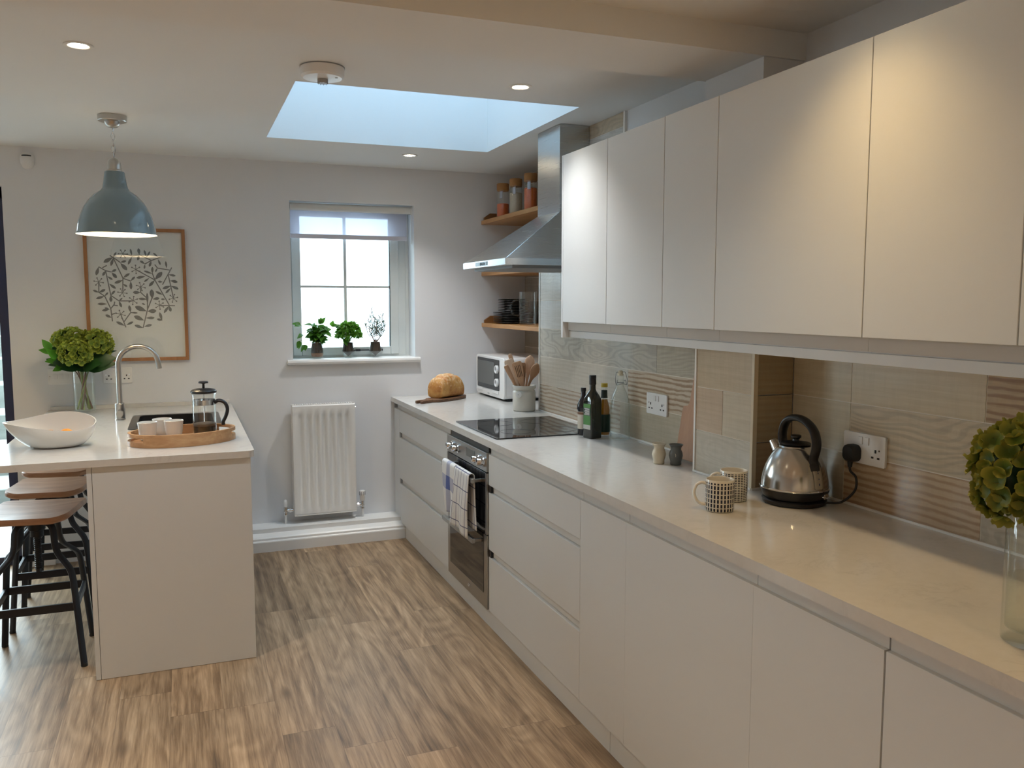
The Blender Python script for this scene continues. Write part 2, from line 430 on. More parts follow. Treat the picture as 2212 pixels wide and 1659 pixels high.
def mug_mat(name, cols, rows, cw, rw, h):
    t = NT(name); tc = t.n('ShaderNodeTexCoord'); sp = t.n('ShaderNodeSeparateXYZ'); t.t.links.new(tc.outputs['Object'], sp.inputs[0])
    an = t.math('DIVIDE', t.math('ARCTAN2', sp.outputs[1], sp.outputs[0]), 2*PI)
    a = t.math('LESS_THAN', t.math('ABSOLUTE', t.math('SUBTRACT', t.math('FRACT', t.math('MULTIPLY', an, cols)), .5)), cw/2)
    z = t.math('DIVIDE', sp.outputs[2], h)
    b = t.math('LESS_THAN', t.math('ABSOLUTE', t.math('SUBTRACT', t.math('FRACT', t.math('MULTIPLY', z, rows)), .5)), rw/2)
    rad = t.math('SQRT', t.math('ADD', t.math('POWER', sp.outputs[0], 2), t.math('POWER', sp.outputs[1], 2)))
    o = t.math('MULTIPLY', t.math('GREATER_THAN', rad, .0405), t.math('MULTIPLY', t.math('LESS_THAN', z, .93), t.math('GREATER_THAN', z, .03)))
    f = t.math('MULTIPLY', t.math('MULTIPLY', a, b), o)
    t.bsdf(base=t.mix(f, (.72,.69,.62), (.012,.015,.035)), rough=.15); return t.m
# ------------------------------------------------------------------ the room (x right, y away from the camera, z up)
ZC = 2.379; XM = .63; XA = .953; YK = -8.0; XL = -5.0; WT = .90
b = B().box(XL-.1, 1.2, YK-.1, .3, -.1, 0); struct('floor', b, FLOOR)
SX0, SX1, SY0, SY1 = -.824, .410, -.764, -1.984
b = B(); T = .16
b.box(XL-.1, SX0, YK-.1, .3, ZC, ZC+T); b.box(SX1, 1.2, YK-.1, .3, ZC, ZC+T)
b.box(SX0, SX1, SY0, .3, ZC, ZC+T); b.box(SX0, SX1, YK-.1, SY1, ZC, ZC+T)
struct('ceiling', b, CEIL)
b = B().box(XL, XM+.01, -3.175, -2.835, 2.295, ZC+.001); struct('trim_1', b, CEIL)
# skylight: deep painted shaft, frame, pane
sk = B(); H0, H1, q = ZC+T-.002, ZC+1.15, .05
sk.box(SX0-q, SX0, SY1-q, SY0+q, H0, H1); sk.box(SX1, SX1+q, SY1-q, SY0+q, H0, H1)
sk.box(SX0, SX1, SY0, SY0+q, H0, H1); sk.box(SX0, SX1, SY1-q, SY1, H0, H1)
wsk = struct('window_2', sk, CEIL)
ln = B(); e_ = .004
ln.box(SX0, SX0+e_, SY1, SY0, ZC-.0005, H1); ln.box(SX1-e_, SX1, SY1, SY0, ZC-.0005, H1); ln.box(SX0+e_, SX1-e_, SY0-e_, SY0, ZC-.0005, H1); ln.box(SX0+e_, SX1-e_, SY1, SY1+e_, ZC-.0005, H1)
struct('shaft_lining', ln, CEIL, wsk)
f = B()
for x0, x1, y0, y1 in ((SX0-q, SX0+.03, SY1-q, SY0+q), (SX1-.03, SX1+q, SY1-q, SY0+q), (SX0+.03, SX1-.03, SY0-.03, SY0+q), (SX0+.03, SX1-.03, SY1-q, SY1+.03)):
    f.box(x0, x1, y0, y1, H1, H1+.05)
struct('frame', f, WHITE, wsk)
struct('pane', B().box(SX0+.03, SX1-.03, SY1+.03, SY0-.03, H1+.02, H1+.032), SKYPANE, wsk)
# back wall with window and glazed door opening
WX0, WX1, WZ0, WZ1 = -.622, .168, 1.150, 2.147
DX, DX0, DZ = -2.170, -3.75, 2.16
b = B(); Y1 = .28
b.box(DX, WX0, 0, Y1, 0, ZC); b.box(WX1, 1.2, 0, Y1, 0, ZC); b.box(WX0, WX1, 0, Y1, 0, WZ0-.02); b.box(WX0, WX1, 0, Y1, WZ1, ZC)
b.box(DX0, DX, 0, Y1, DZ, ZC); b.box(XL-.1, DX0, 0, Y1, 0, ZC)
struct('wall_back', b, WALL)
struct('wall_left', B().box(XL-.1, XL, YK, 0, 0, ZC), WALL)
struct('wall_front', B().box(XL-.1, 1.2, YK-.1, YK, 0, ZC), WALL)
b = B(); b.box(XA+.01, 1.2, -1.02, 0, 0, ZC); b.box(XM+.01, 1.2, YK, -1.02, 0, ZC); b.box(.483, XM+.01, -3.165, -2.845, 0, 2.2955)
wr = struct('wall_right', b, WALL)

# tiles: (y0,y1) or (x0,x1) runs per course with colour, stripe, swirl
def tiles(name, plane, at, runs, z0=.90, th=.01, hc=.157):
    bb = B(); bm = bb.bm
    lc = bm.loops.layers.float_color.new('tcol'); lf = bm.loops.layers.float_color.new('tfig'); g = .0016
    for ci, a0, a1, colr, stripe, swirl in runs:
        za, zb = z0+ci*hc+g, z0+(ci+1)*hc-g; zb = min(zb, ZC-.001)
        lo, hi = min(a0, a1)+g, max(a0, a1)-g
        old = set(bm.faces)
        if plane == 'x': bb.box(at, at+th, lo, hi, za, zb)
        else: bb.box(lo, hi, at, at+th, za, zb)
        sd = R.random()
        for fc in bm.faces:
            if fc not in old:
                for l in fc.loops: l[lc] = (*colr, 1); l[lf] = (sd, stripe, swirl, 1)
    o = put(name, bb, TILE, wr, smooth=False); return o
GW, GB, BE, PK, BR, BL = (0.660,0.632,0.570), (0.528,0.503,0.434), (0.620,0.542,0.422), (0.581,0.464,0.360), (0.475,0.361,0.248), (0.686,0.697,0.682)
mid = [(0,-1.02,-1.98,(0.620,0.568,0.484),.62,.05),(0,-1.98,-2.835,(0.568,0.516,0.409),.04,.05),
       (1,-1.02,-2.05,(0.634,0.606,0.533),.10,.08),(1,-2.05,-2.835,(0.660,0.568,0.446),.80,.0),
       (2,-1.02,-2.30,(0.568,0.542,0.477),.0,.85),(2,-2.30,-2.835,(0.554,0.516,0.422),.10,.6),
       (3,-1.02,-1.45,BL,.05,.15),(3,-1.45,-2.835,GB,.1,.5)]
for c in range(4, 10):
    j = -1.3-.2*((c*37) % 4); cc = [GW, BL, BE, GB]
    mid += [(c, -1.02, j, cc[c % 4], .1, .2), (c, j, -1.98, cc[(c+1) % 4], .1, .5)]
tiles('tile_cladding', 'x', XM, mid)
tiles('tile_cladding', 'x', .473, [(0,-2.835,-3.175,(0.620,0.593,0.521),.05,.25),(1,-2.835,-3.004,(0.620,0.503,0.384),.03,.0),(1,-3.004,-3.175,(0.660,0.600,0.484),.05,.0),
    (2,-2.835,-3.175,(0.620,0.529,0.397),.05,.05),(3,-2.835,-3.175,BE,.05,.0)])
tiles('tile_cladding', 'y', -3.175, [(0,.483,XM,(0.396,0.290,0.180),.3,.0),(1,.483,XM,(0.462,0.374,0.248),.2,.3),(2,.483,XM,(0.436,0.348,0.223),.2,.2),(3,.483,XM,BR,.1,.1)])
tiles('tile_cladding', 'x', XM, [(0,-3.175,-3.42,(0.528,0.490,0.409),.05,.1),(0,-3.42,-3.907,(0.607,0.477,0.335),.62,.0),(0,-3.907,-4.9,(0.581,0.542,0.459),.15,.7),(0,-4.9,-5.9,BE,.1,.1),
    (1,-3.175,-3.44,(0.620,0.555,0.422),.05,.1),(1,-3.44,-4.55,(0.647,0.568,0.434),.15,.75),(1,-4.55,-5.9,GB,.1,.2),
    (2,-3.175,-3.44,(0.607,0.529,0.384),.04,.0),(2,-3.44,-3.905,(0.634,0.555,0.409),.05,.02),(2,-3.905,-4.7,(0.554,0.426,0.273),.85,.1),(2,-4.7,-5.9,BE,.1,.1),
    (3,-3.175,-4.2,BE,.05,.05),(3,-4.2,-5.9,GB,.1,.1)])
alc = []
for c in range(0, 10): alc += [(c, 0, -1.02, [(0.475,0.426,0.347),(0.528,0.477,0.409),(0.449,0.387,0.310)][c % 3], .06, .1)]
tiles('tile_cladding', 'x', XA, alc)
g_ = B()
g_.box(XM+.0012, XM+.0098, -1.975, -1.025, .9005, ZC-.001); g_.box(XM+.0012, XM+.0098, -2.83, -1.975, .9005, 1.52); g_.box(XM+.0012, XM+.0098, -5.85, -3.18, .9005, 1.52); g_.box(.4745, .4828, -3.165, -2.845, .9005, 1.52)
g_.box(XA+.0012, XA+.0098, -1.015, -.002, .9005, ZC-.001)
struct('grout', g_, GROUT, wr)
# tile edge trims and the silicone line along the worktop
struct('tile_trim', B().box(XM-.004, XM+.012, -1.024, -1.012, .9005, ZC), EDGET, wr)
struct('tile_trim', B().box(XM-.003, XM+.012, -1.993, -1.980, 1.37, ZC), EDGET, wr)
struct('tile_trim', B().box(.469, .485, -2.843, -2.833, .9005, 1.53), EDGET, wr)
struct('tile_trim', B().box(.469, .485, -3.179, -3.166, .9005, 1.53), EDGEB, wr)
s = B()
s.box(XM-.006, XM, -2.845, -1.02, .9003, .907); s.box(.467, .473, -3.175, -2.835, .9003, .907); s.box(XM-.006, XM, -5.8, -3.18, .9003, .907); s.box(.47, XM, -3.181, -3.175, .9003, .907)
struct('silicone_bead', s, SILIC, wr)

# boxed-in pipe run with skirting along the back wall
b = B(); b.prism([(0,0),(0,.128),(-.15,.128),(-.15,.102),(-.165,.100),(-.196,.090),(-.205,.082),(-.207,.070),(-.212,.066),(-.215,.060),(-.215,0)], 'x', -1.0, .034)
struct('baseboard_back', b, WHITE)
struct('baseboard_left', B().box(-2.165, -2.0, -.02, 0, 0, .10), WHITE)

# window: frame, sash, glazing bars, pane, stay, sill
b = B(); y0, y1 = .155, .225; ZS = 1.158
def frame4(bb, x0, x1, z0, z1, w, ya, yb, wb=None):
    wb = wb or w
    bb.box(x0, x0+w, ya, yb, z0, z1); bb.box(x1-w, x1, ya, yb, z0, z1); bb.box(x0+w, x1-w, ya, yb, z0, z0+wb); bb.box(x0+w, x1-w, ya, yb, z1-w, z1)
frame4(b, WX0, WX1, ZS-.01, WZ1, .022, y0, y1, .024)
WFR = plain('window frame paint', (.60,.63,.62), .4)
wn = struct('window_1', b, WFR, bev=.002)
b = B(); frame4(b, WX0+.022, WX1-.072, ZS+.014, WZ1-.022, .056, y0-.008, y1-.02, .052); struct('sash', b, WFR, wn, bev=.004)
struct('frame_jamb', B().box(WX1-.072, WX1-.022, y0+.004, y1, ZS+.014, WZ1-.022), WFR, wn)
b = B(); gx0, gx1, gz0, gz1 = WX0+.078, WX1-.128, ZS+.066, WZ1-.078
b.box(-.266, -.248, y0+.004, y0+.022, gz0, gz1); b.box(gx0, gx1, y0+.0055, y0+.0205, 1.612, 1.627); struct('glazing_bar', b, WFR, wn)
struct('gasket', B().box(gx1-.004, gx1+.001, y0-.004, y0+.03, gz0, gz1), DARK, wn)
struct('pane', B().box(gx0-.005, gx1+.005, y0+.03, y0+.036, gz0-.005, gz1+.005), DIMPANE, wn)
b = B().cyl((-.22, y0-.02, ZS+.045), (-.02, y0-.02, ZS+.045), .004, n=10); b.box(-.20, -.17, y0-.024, y0-.008, ZS+.038, ZS+.052); b.box(-.04, -.02, y0-.024, y0-.008, ZS+.038, ZS+.052)
struct('casement_stay', b, BLKMET, wn)
b = B(); b.prism([(.155, 1.130), (0, 1.130), (0, 1.126), (-.026, 1.126), (-.033, 1.131), (-.036, 1.142), (-.033, 1.153), (-.026, 1.158), (.155, 1.158)], 'x', WX0, WX1)
b.prism([(-.0005, 1.126), (-.026, 1.126), (-.033, 1.131), (-.036, 1.142), (-.033, 1.153), (-.026, 1.158), (-.0005, 1.158)], 'x', WX0-.036, WX0); b.prism([(-.0005, 1.126), (-.026, 1.126), (-.033, 1.131), (-.036, 1.142), (-.033, 1.153), (-.026, 1.158), (-.0005, 1.158)], 'x', WX1, WX1+.028)
struct('window_sill', b, WHITE, wn)

# glazed door beside the island: dark frame, panes
b = B(); b.box(DX-.055, DX, .06, .13, 0, DZ); b.box(DX0, DX0+.055, .06, .13, 0, DZ); b.box(DX0, DX, .06, .13, DZ-.06, DZ); b.box(DX0, DX, .06, .13, 0, .05)
for x in (-2.96,): b.box(x-.045, x+.045, .06, .13, .05, DZ-.06)
dr = struct('door_1', b, NAVY)
for xa, xb in ((-2.915, DX-.055), (DX0+.055, -3.005)): struct('pane', B().box(xa-.004, xb+.004, .09, .098, .046, DZ-.056), PANE, dr)

# outside the door: gravel terrace stepping up between timber sleepers
GRV = plain('pale gravel', (.16,.158,.15), .9, var=.3, vs=120, bump=.5)
SLP = wood('weathered sleepers', (.055,.062,.055), (.085,.095,.085), (.12,.13,.118), 'x', .7, .8, 6)
b = B(); b.box(-9, 1.5, .3, 9, -.12, -.02)
struct('floor_terrace', b, GRV)
for k in range(9):
    ya = 1.5+.62*k; zt = .17+.20*k
    st = single('garden_step', B().box(-8.5, -1.6, ya, ya+.14, -.02, zt), SLP, ['lowest','second','third','fourth','fifth','sixth','seventh','eighth','topmost'][k]+' weathered timber step of the garden bank outside the glass door', 'step', (-5, ya, -.02), 'timber steps up the garden bank', bev=.012)
    g = B().box(-8.5, -1.6, ya+.14, ya+.62+(2.0 if k == 8 else 0), -.02, zt-.012)
    o = struct('floor_terrace', g, GRV)
# ------------------------------------------------------------------ base units along the right wall
YN = -5.75     # near end of the run
XD0, XD1 = .0203, .0403; ZT, ZB = .8275, .0905
def front(par, name, y0, y1, z0, z1, lab=None, bev=.0015):
    ga = .0003 if min(y0,y1) in (-3.1476, -3.789) else .0012; gb = .0003 if max(y0,y1) in (-3.1476, -3.789) else .0012
    if min(ga, gb) < .001: bev = .0004
    return put(name, B().box(XD0, XD1, min(y0,y1)+ga, max(y0,y1)-gb, z0, z1), CAB, par, bev=bev, label=lab)
def base_unit(name, label, y0, y1, kind, cut=None):
    t = thing(name, label, 'cabinet', (.3, (y0+y1)/2, .088), 'base cabinets under the right-hand worktop')
    put('carcass', B().box(XD1+.012, .60, min(y0,y1)+.001, max(y0,y1)-.001, .088, .869), CABIN, t)
    put('finger_rail', B().box(.033, .0395, min(y0,y1)+.001, max(y0,y1)-.001, .8277, .8690), RAIL, t)
    if kind == 'drawers':
        for i, (za, zb) in enumerate(((.684, ZT), (.382, .650), (ZB, .347))): front(t, 'drawer', y0, y1, za, zb)
        for za, zb in ((.6515, .6825), (.3485, .3805)):
            put('finger_rail', B().box(.034, .0395, min(y0,y1)+.004, max(y0,y1)-.004, za, zb), RAIL, t)
    else: front(t, 'door', y0, y1, ZB, ZT)
    return t
u1 = base_unit('drawer_cabinet', 'white handleless three-drawer cabinet between the back wall and the oven', -.142, -1.227, 'drawers')
put('filler_panel', B().box(XD0, XD1, -.1415, -.001, ZB, ZT), CAB, u1, bev=.001)
put('filler_panel', B().box(XD1, XD1+.3, -.1405, -.2/200, ZB, .869), CAB, u1)
for z in (.668, .365): put('rail_end_cap', B().box(XD0+.003, .0395, -.158, -.1455, z-.0155, z+.0155), PLASTG, u1)
put('rail_end_cap', B().box(XD0+.002, XD1-.0005, -.02, -.004, .8295, .868), PLASTG, u1)
u2 = base_unit('drawer_cabinet', 'white handleless three-drawer cabinet on the near side of the oven', -1.854, -2.8175, 'drawers')
for z in (.668, .365): put('rail_end_cap', B().box(XD0+.001, XD1+.0, -1.882, -1.8565, z-.0155, z+.0155), DARK, u2)
base_unit('base_cabinet', 'narrow white cupboard next to the near drawer cabinet', -2.8175, -3.1476, 'door')
base_unit('base_cabinet', 'wide white cupboard below the pair of patterned mugs and kettle', -3.1476, -3.789, 'door')
base_unit('base_cabinet', 'white cupboard ending at the dark upright joint under the worktop', -3.789, -4.2067, 'door')
base_unit('base_cabinet', 'nearest white cupboard at the bottom right corner, below the glass vase', -4.2087, YN, 'door')
kb = B(); kb.box(.034, .05, -3.03, -.22, 0, .086); kb.box(.034, .05, YN, -3.033, 0, .086)
single('kick_board', kb, CAB, 'long pale kick board at floor level under the base cabinets', 'plinth', (.04, -2.5, 0))
# leave the pier standing clear of the slab
w = B(); W0 = XM-.001
w.box(0, .472, YN-.02, -.001, .869, WT)
w.box(.472, W0, -2.834, -.001, .869, WT); w.box(.472, W0, YN-.02, -3.182, .869, WT); w.box(W0, XA-.001, -1.011, -.001, .869, WT)
bmesh.ops.remove_doubles(w.bm, verts=w.bm.verts, dist=1e-5)
single('worktop', w, QUARTZ, 'long pale speckled quartz worktop along the right-hand wall', 'worktop', (.3, -2.8, .869), smooth=False)

# ------------------------------------------------------------------ built-in double oven
XO = .012; OY0, OY1 = -1.2305, -1.8505
ov = thing('oven', 'built-in steel double oven with black glass doors under the hob', 'oven', (.3, -1.54, .086))
put('oven_body', B().box(XO+.024, .57, OY1+.01, OY0-.01, .088, .84), DARK, ov)
put('control_panel', B().box(XO, XO+.022, OY1, OY0, .742, .8315), STEELV, ov, bev=.0015)
put('vent_strip', B().box(XO+.012, XO+.022, OY1+.004, OY0-.045, .8320, .856), DARK, ov)
put('display', B().box(XO-.001, XO+.002, -1.683, -1.552, .772, .812), plain('oven display', (.10,.11,.11), .2), ov)
for y in (-1.335, -1.425, -1.745, -1.815):
    k = B().lathe([(0,0),(.024,0),(.024,.006),(.017,.010),(.016,.034),(.014,.037),(0,.037)], (XO, y, .787), 24, 'x'); k.xf(Matrix.Translation((XO,0,0)) @ Matrix.Scale(-1, 4, (1,0,0)) @ Matrix.Translation((-XO,0,0)))
    kn = put('knob', k, CHROME, ov)
    put('pointer', B().box(XO-.0385, XO-.0365, y-.0015, y+.0015, .787, .802), DARK, kn)
d1 = put('upper_door', B().box(XO, XO+.022, OY1, OY0, .448, .738), BLKGLASS, ov, bev=.0015)
put('door_trim', B().box(XO-.001, XO+.020, OY0-.014, OY0+.0004, .449, .737), STEELV, d1); put('door_trim', B().box(XO-.001, XO+.020, OY1-.0004, OY1+.018, .449, .737), STEELV, d1)
d2 = put('lower_door', B().box(XO+.001, XO+.022, OY1+.001, OY0-.001, .092, .444), STEELV, ov, bev=.0015)
put('door_window', B().box(XO-.0005, XO+.01, OY1+.048, OY0-.045, .160, .4445), BLKGLASS, d2)
lg = B(); yl = -1.585
for p, r_ in (((yl+.008, .128), .006), ((yl-.008, .128), .006)): lg.tube(arcpts(p, r_, PI*.6, PI*1.9, 8, 'yz', XO-.0015), .0013, 6)
lg.box(XO-.0025, XO-.0005, yl-.002, yl+.002, .120, .142)
put('emblem', lg, CHROME, d2)
for z, dd in ((.690, d1), (.405, d2)):
    h = B().box(-.040, -.022, -1.790, -1.300, z-.009, z+.014); h.box(-.025, XO+.004, -1.778, -1.762, z-.007, z+.008); h.box(-.025, XO+.004, -1.330, -1.314, z-.007, z+.008)
    put('handle', h, STEELV, dd, bev=.003)

def towel(name, label, yc, wd, zt, zf, zb, mat, seed, back=0.0, skew=0.0):
    rr = random.Random(seed); bb = B(); bm = bb.bm; uvl = bm.loops.layers.uv.new('UVMap')
    prof = []; lf, lb = zt-zf, zt-zb
    n = 22
    for i in range(n+1): prof.append((-.0455-.004*math.sin(PI*i/n)-.004*i/n*0, zf+lf*i/n))
    for i in range(1, 7): a = PI*i/7; prof.append((-.031-.0145*math.cos(a), zt+.0145*math.sin(a)))
    for i in range(n//2+1): prof.append((-.0165-.0015*math.sin(PI*2*i/n), zt-lb*i/(n//2)))
    m = 14; grid = []; ph = rr.uniform(0, 6); ntot = len(prof)-1
    for k, (x, z) in enumerate(prof):
        row = []; t = k/ntot; hang = max(0, (zt-z)/.3)
        for j in range(m+1):
            s = j/m; y = yc+wd/2-wd*s
            fold = math.sin(s*PI*3.0+ph)*.006*min(1, hang*1.3)+math.sin(s*9+ph*2+z*9)*.002*hang
            isb = k > n+6
            y += (skew*hang*(1-s*.6) if not isb else back*min(1.5, hang)) + math.sin(z*20+ph)*.003*hang
            zz = z-(.012*math.sin(s*PI*1.0+ph)*hang if k < 3 else 0)
            row.append(bm.verts.new((x+(fold if not isb else min(0,fold*.3)) - (.006 if not isb else 0)*hang, y, zz)))
        grid.append(row)
    L = 0; acc = [0]
    for (x0, z0), (x1, z1) in zip(prof, prof[1:]): L += math.hypot(x1-x0, z1-z0); acc.append(L)
    for k in range(ntot):
        for j in range(m):
            fc = bm.faces.new((grid[k][j], grid[k][j+1], grid[k+1][j+1], grid[k+1][j]))
            for l, (kk, jj) in zip(fc.loops, ((k,j),(k,j+1),(k+1,j+1),(k+1,j))): l[uvl].uv = (jj/m, acc[kk]/.48*1.0)
    return single(name, bb, mat, label, 'towel', (-.045, yc, zf), 'tea towels on the oven handle', solid=.0028, ang=80)
towel('tea_towel', 'white tea towel with broad blue bands on the far part of the oven handle', -1.436, .205, .708, .475, .50, BAND, 3, skew=-.05)
towel('tea_towel', 'white and navy checked tea towel on the near part of the oven handle', -1.655, .215, .708, .415, .455, CHECK, 5, back=-.035, skew=.055)

# ------------------------------------------------------------------ hob, hood
HOBM = plain('hob marking', (.10,.10,.10), .4)
hb = thing('hob', 'black glass induction hob set on the worktop above the oven', 'hob', (.3, -1.60, WT+.0005))
pl = B().prism(rrect(.532, .615, .008, 3, .307, -1.598), 'z', WT+.0005, WT+.006); put('glass_top', pl, BLKGLASS, hb, bev=.001)
for x, y, r_ in ((.20,-1.45,.09),(.20,-1.74,.075),(.42,-1.45,.075),(.42,-1.74,.09)): put('cooking_zone', B().tube(arcpts((x,y), r_, 0, 2*PI*.999, 40, 'xy', WT+.0062), .0006, 4), HOBM, hb)
hd = thing('cooker_hood', 'brushed steel chimney hood hanging over the hob', 'cooker hood', (.37, -1.5, 1.688))
HX, HY0, HY1, HZ0, HZ1 = .119, -1.190, -1.812, 1.690, 1.722
lip = B().box(HX, XM-.001, HY1, HY0, HZ0, HZ1); put('lip', lip, STEEL, hd, bev=.0015)
put('underside', B().box(HX+.05, XM-.01, HY1+.04, HY0-.04, HZ0-.012, HZ0), plain('hood filter grey', (.22,.22,.22), .5, .3), hd)
cx0, cy0, cy1, cz = .468, -1.3655, -1.637, 1.958
py = B().hexa([(HX+.004,HY1+.003,HZ1),(XM-.001,HY1+.003,HZ1),(XM-.001,HY0-.003,HZ1),(HX+.004,HY0-.003,HZ1)], [(cx0-.002,cy1-.002,cz),(XM-.001,cy1-.002,cz),(XM-.001,cy0+.002,cz),(cx0-.002,cy0+.002,cz)])
put('canopy', py, STEEL, hd, bev=.0025)
put('chimney', B().box(cx0, XM-.001, cy1, cy0, cz, ZC-.001), STEEL, hd, bev=.002)
pn = put('control_panel', B().box(HX-.002, HX+.004, -1.565, -1.395, HZ0+.007, HZ1-.006), plain('hood control strip', (.05,.055,.065), .25), hd)
for k in range(4): put('button', B().cyl((HX-.004, -1.468-.018*k, .5*(HZ0+HZ1)), (HX-.001, -1.468-.018*k, .5*(HZ0+HZ1)), .006, n=12), DARK, pn)

# ------------------------------------------------------------------ wall cabinets
XW, WB, WTP = .29, 1.4332, 2.149
ys = [-2.0534, -2.4767, -2.8940, -3.2059, -3.8287, -4.2462, -5.00]
WLAB = ['white wall cabinet with the exposed end beside the cooker hood', 'second white wall cabinet from the cooker hood, above the socket and bottles', 'third white wall cabinet from the hood, the narrowest door',
        'wide white wall cabinet above the kettle', 'white wall cabinet above the switched socket with the black plug', 'white wall cabinet cut off by the right edge of the photo']
for i in range(6):
    a, c = ys[i], ys[i+1]; xb = .466 if i in (1, 2) else XM-.002
    t = thing('wall_cabinet', WLAB[i], 'wall cabinet', (.45, (a+c)/2, 1.398), 'white wall cabinets over the worktop')
    put('carcass', B().box(XW+.022, xb, c+.0005, a-.0005-(.018 if i == 0 else 0), 1.398, WTP-.001), CABIN, t)
    put('door', B().box(XW, XW+.02, c+.0014, a-.0014-(.0165 if i == 0 else 0), WB, WTP), CAB, t, bev=.0016)
    put('finger_rail', B().box(XW+.030, XW+.034, c+.001, a-.001-(.018 if i == 0 else 0), 1.4005, WB+.02), RAIL, t)
    put('base_panel', B().box(XW+.034, xb, c+.0005, a-.0005-(.018 if i == 0 else 0), 1.388, 1.3975), CAB, t)
    if i == 0: put('end_panel', B().box(XW, XM-.002, a-.0165, a, 1.365, WTP), CAB, t, bev=.0012)
single('light_pelmet', B().box(XW+.030, XW+.046, -5.0, -2.071, 1.366, 1.3945), CAB, 'continuous white pelmet strip along the bottom of the wall cabinets', 'pelmet', (.33, -3.5, 1.366), bev=.0015)

# ------------------------------------------------------------------ oak shelves in the alcove
for z, nm in ((2.038, 'top oak shelf in the alcove, carrying storage jars'), (1.695, 'middle oak shelf in the alcove, mostly behind the hood'), (1.352, 'lowest oak shelf in the alcove, carrying plates and jugs')):
    t = thing('shelf', nm, 'shelf', (.79, -.5, z), 'oak shelves in the alcove')
    put('board', B().box(.634, XA-.001, -1.011, -.001, z, z+.026), OAK, t, bev=.0015)
    put('batten', B().prism([(.650, z+.026), (.650, z+.046), (.692, z+.075), (XA-.002, z+.075), (XA-.002, z+.026)], 'y', -.024, -.001), wood('oak batten '+nm[:3], (.20,.085,.03), (.27,.12,.04), (.33,.16,.06), 'x', 1, .5, 9), t, bev=.001)
# ------------------------------------------------------------------ peninsula
IX0, IX1, IY = -1.998, -1.0006, -1.797; PX0, PX1, PY = -1.638, -1.0173, -1.790
isl = thing('island_cabinet', 'pale cream island cabinet with plain end panel facing the room', 'kitchen island', (-1.33, -.9, 0))
put('end_panel', B().box(PX0+.020, PX1, PY, PY+.02, .001, .872), CAB, isl, bev=.001)
put('back_panel', B().box(PX0, PX0+.0185, PY, -.002, .001, .872), CAB, isl, bev=.001)
put('carcass', B().box(PX0+.02, PX1-.022, PY+.022, -.002, .10, .735).box(PX0+.02, PX1-.08, PY+.022, -.002, .0, .10), CABIN, isl)
for ya, yb in ((-1.766, -1.17), (-1.167, -.60), (-.597, -.22)):
    put('door', B().box(PX1-.021, PX1-.001, ya, yb, .10, .83), CAB, isl, bev=.0015)
# worktop with rounded near corner and a cut-out for the sink
SKX0, SKX1, SKY0, SKY1 = -1.520, -1.105, -.972, -.440
w = B(); c1 = []
for i in range(9):
    a = -PI/2+PI/2*i/8; c1.append((IX1-.035+.035*math.cos(a), IY+.035+.035*math.sin(a)))
w.prism([(IX0, IY)]+c1+[(IX1, SKY0), (IX0, SKY0)], 'z', .872, WT)
w.box(IX0, SKX0, SKY0, SKY1, .872, WT); w.box(SKX1, IX1, SKY0, SKY1, .872, WT); w.box(IX0, IX1, SKY1, -.001, .872, WT)
bmesh.ops.remove_doubles(w.bm, verts=w.bm.verts, dist=1e-5)
itop = single('island_worktop', w, QUARTZ, 'pale quartz worktop of the island with rounded near corner', 'worktop', (-1.5, -.9, .872), ang=30)
single('upstand', B().box(-1.985, -1.012, -.02, -.001, WT+.0005, WT+.022), QUARTZ, 'low quartz upstand strip along the wall behind the island tap', 'upstand', (-1.5, -.01, WT), smooth=False)
sk = thing('sink', 'black inset sink in the island worktop', 'sink', (-1.31, -.70, .72))
b = B(); e = .012
o_ = rrect(SKX1-SKX0+2*e, SKY1-SKY0+2*e, .02, 4, (SKX0+SKX1)/2, (SKY0+SKY1)/2); i_ = rrect(SKX1-SKX0-.05, SKY1-SKY0-.05, .04, 4, (SKX0+SKX1)/2, (SKY0+SKY1)/2)
j_ = rrect(SKX1-SKX0-.075, SKY1-SKY0-.075, .05, 4, (SKX0+SKX1)/2, (SKY0+SKY1)/2)
rg = [b.ring([(x, y, z) for x, y in p]) for p, z in ((o_, WT+.0006), (o_, WT+.004), (i_, WT+.004), (i_, WT-.004), (j_, WT-.155))]
b.skin(rg, cap0=False); put('bowl', b, SINKBLK, sk)
put('waste', B().lathe([(0,0),(.04,0),(.04,.004),(.03,.005),(0,.005)], (-1.31, -.70, WT-.1545), 24), CHROME, sk)
tp = thing('tap', 'brushed steel swan-neck tap standing on the island', 'tap', (-1.588, -.55, WT))
tx, ty = -1.588, -.55
put('body', B().lathe([(0,0),(.0265,0),(.0265,.004),(.0245,.006),(.0245,.083),(.022,.086),(0,.086)], (tx, ty, WT+.0005), 28), NICKEL, tp)
neck = [(tx, ty, .975), (tx, ty, 1.10), (tx, ty, 1.185)]
neck += arcpts((tx+.098, 1.188), .098, PI, .12, 22, 'xz', ty)[1:]; neck += [(tx+.2005, ty, 1.165)]
put('spout', B().tube(neck, .0135, 16), NICKEL, tp)
kn = B().lathe([(0,0),(.017,0),(.018,.003),(.018,.030),(.016,.033),(0,.033)], (tx, ty-.054, WT+.036), 24, 'y'); put('lever', kn, NICKEL, tp)

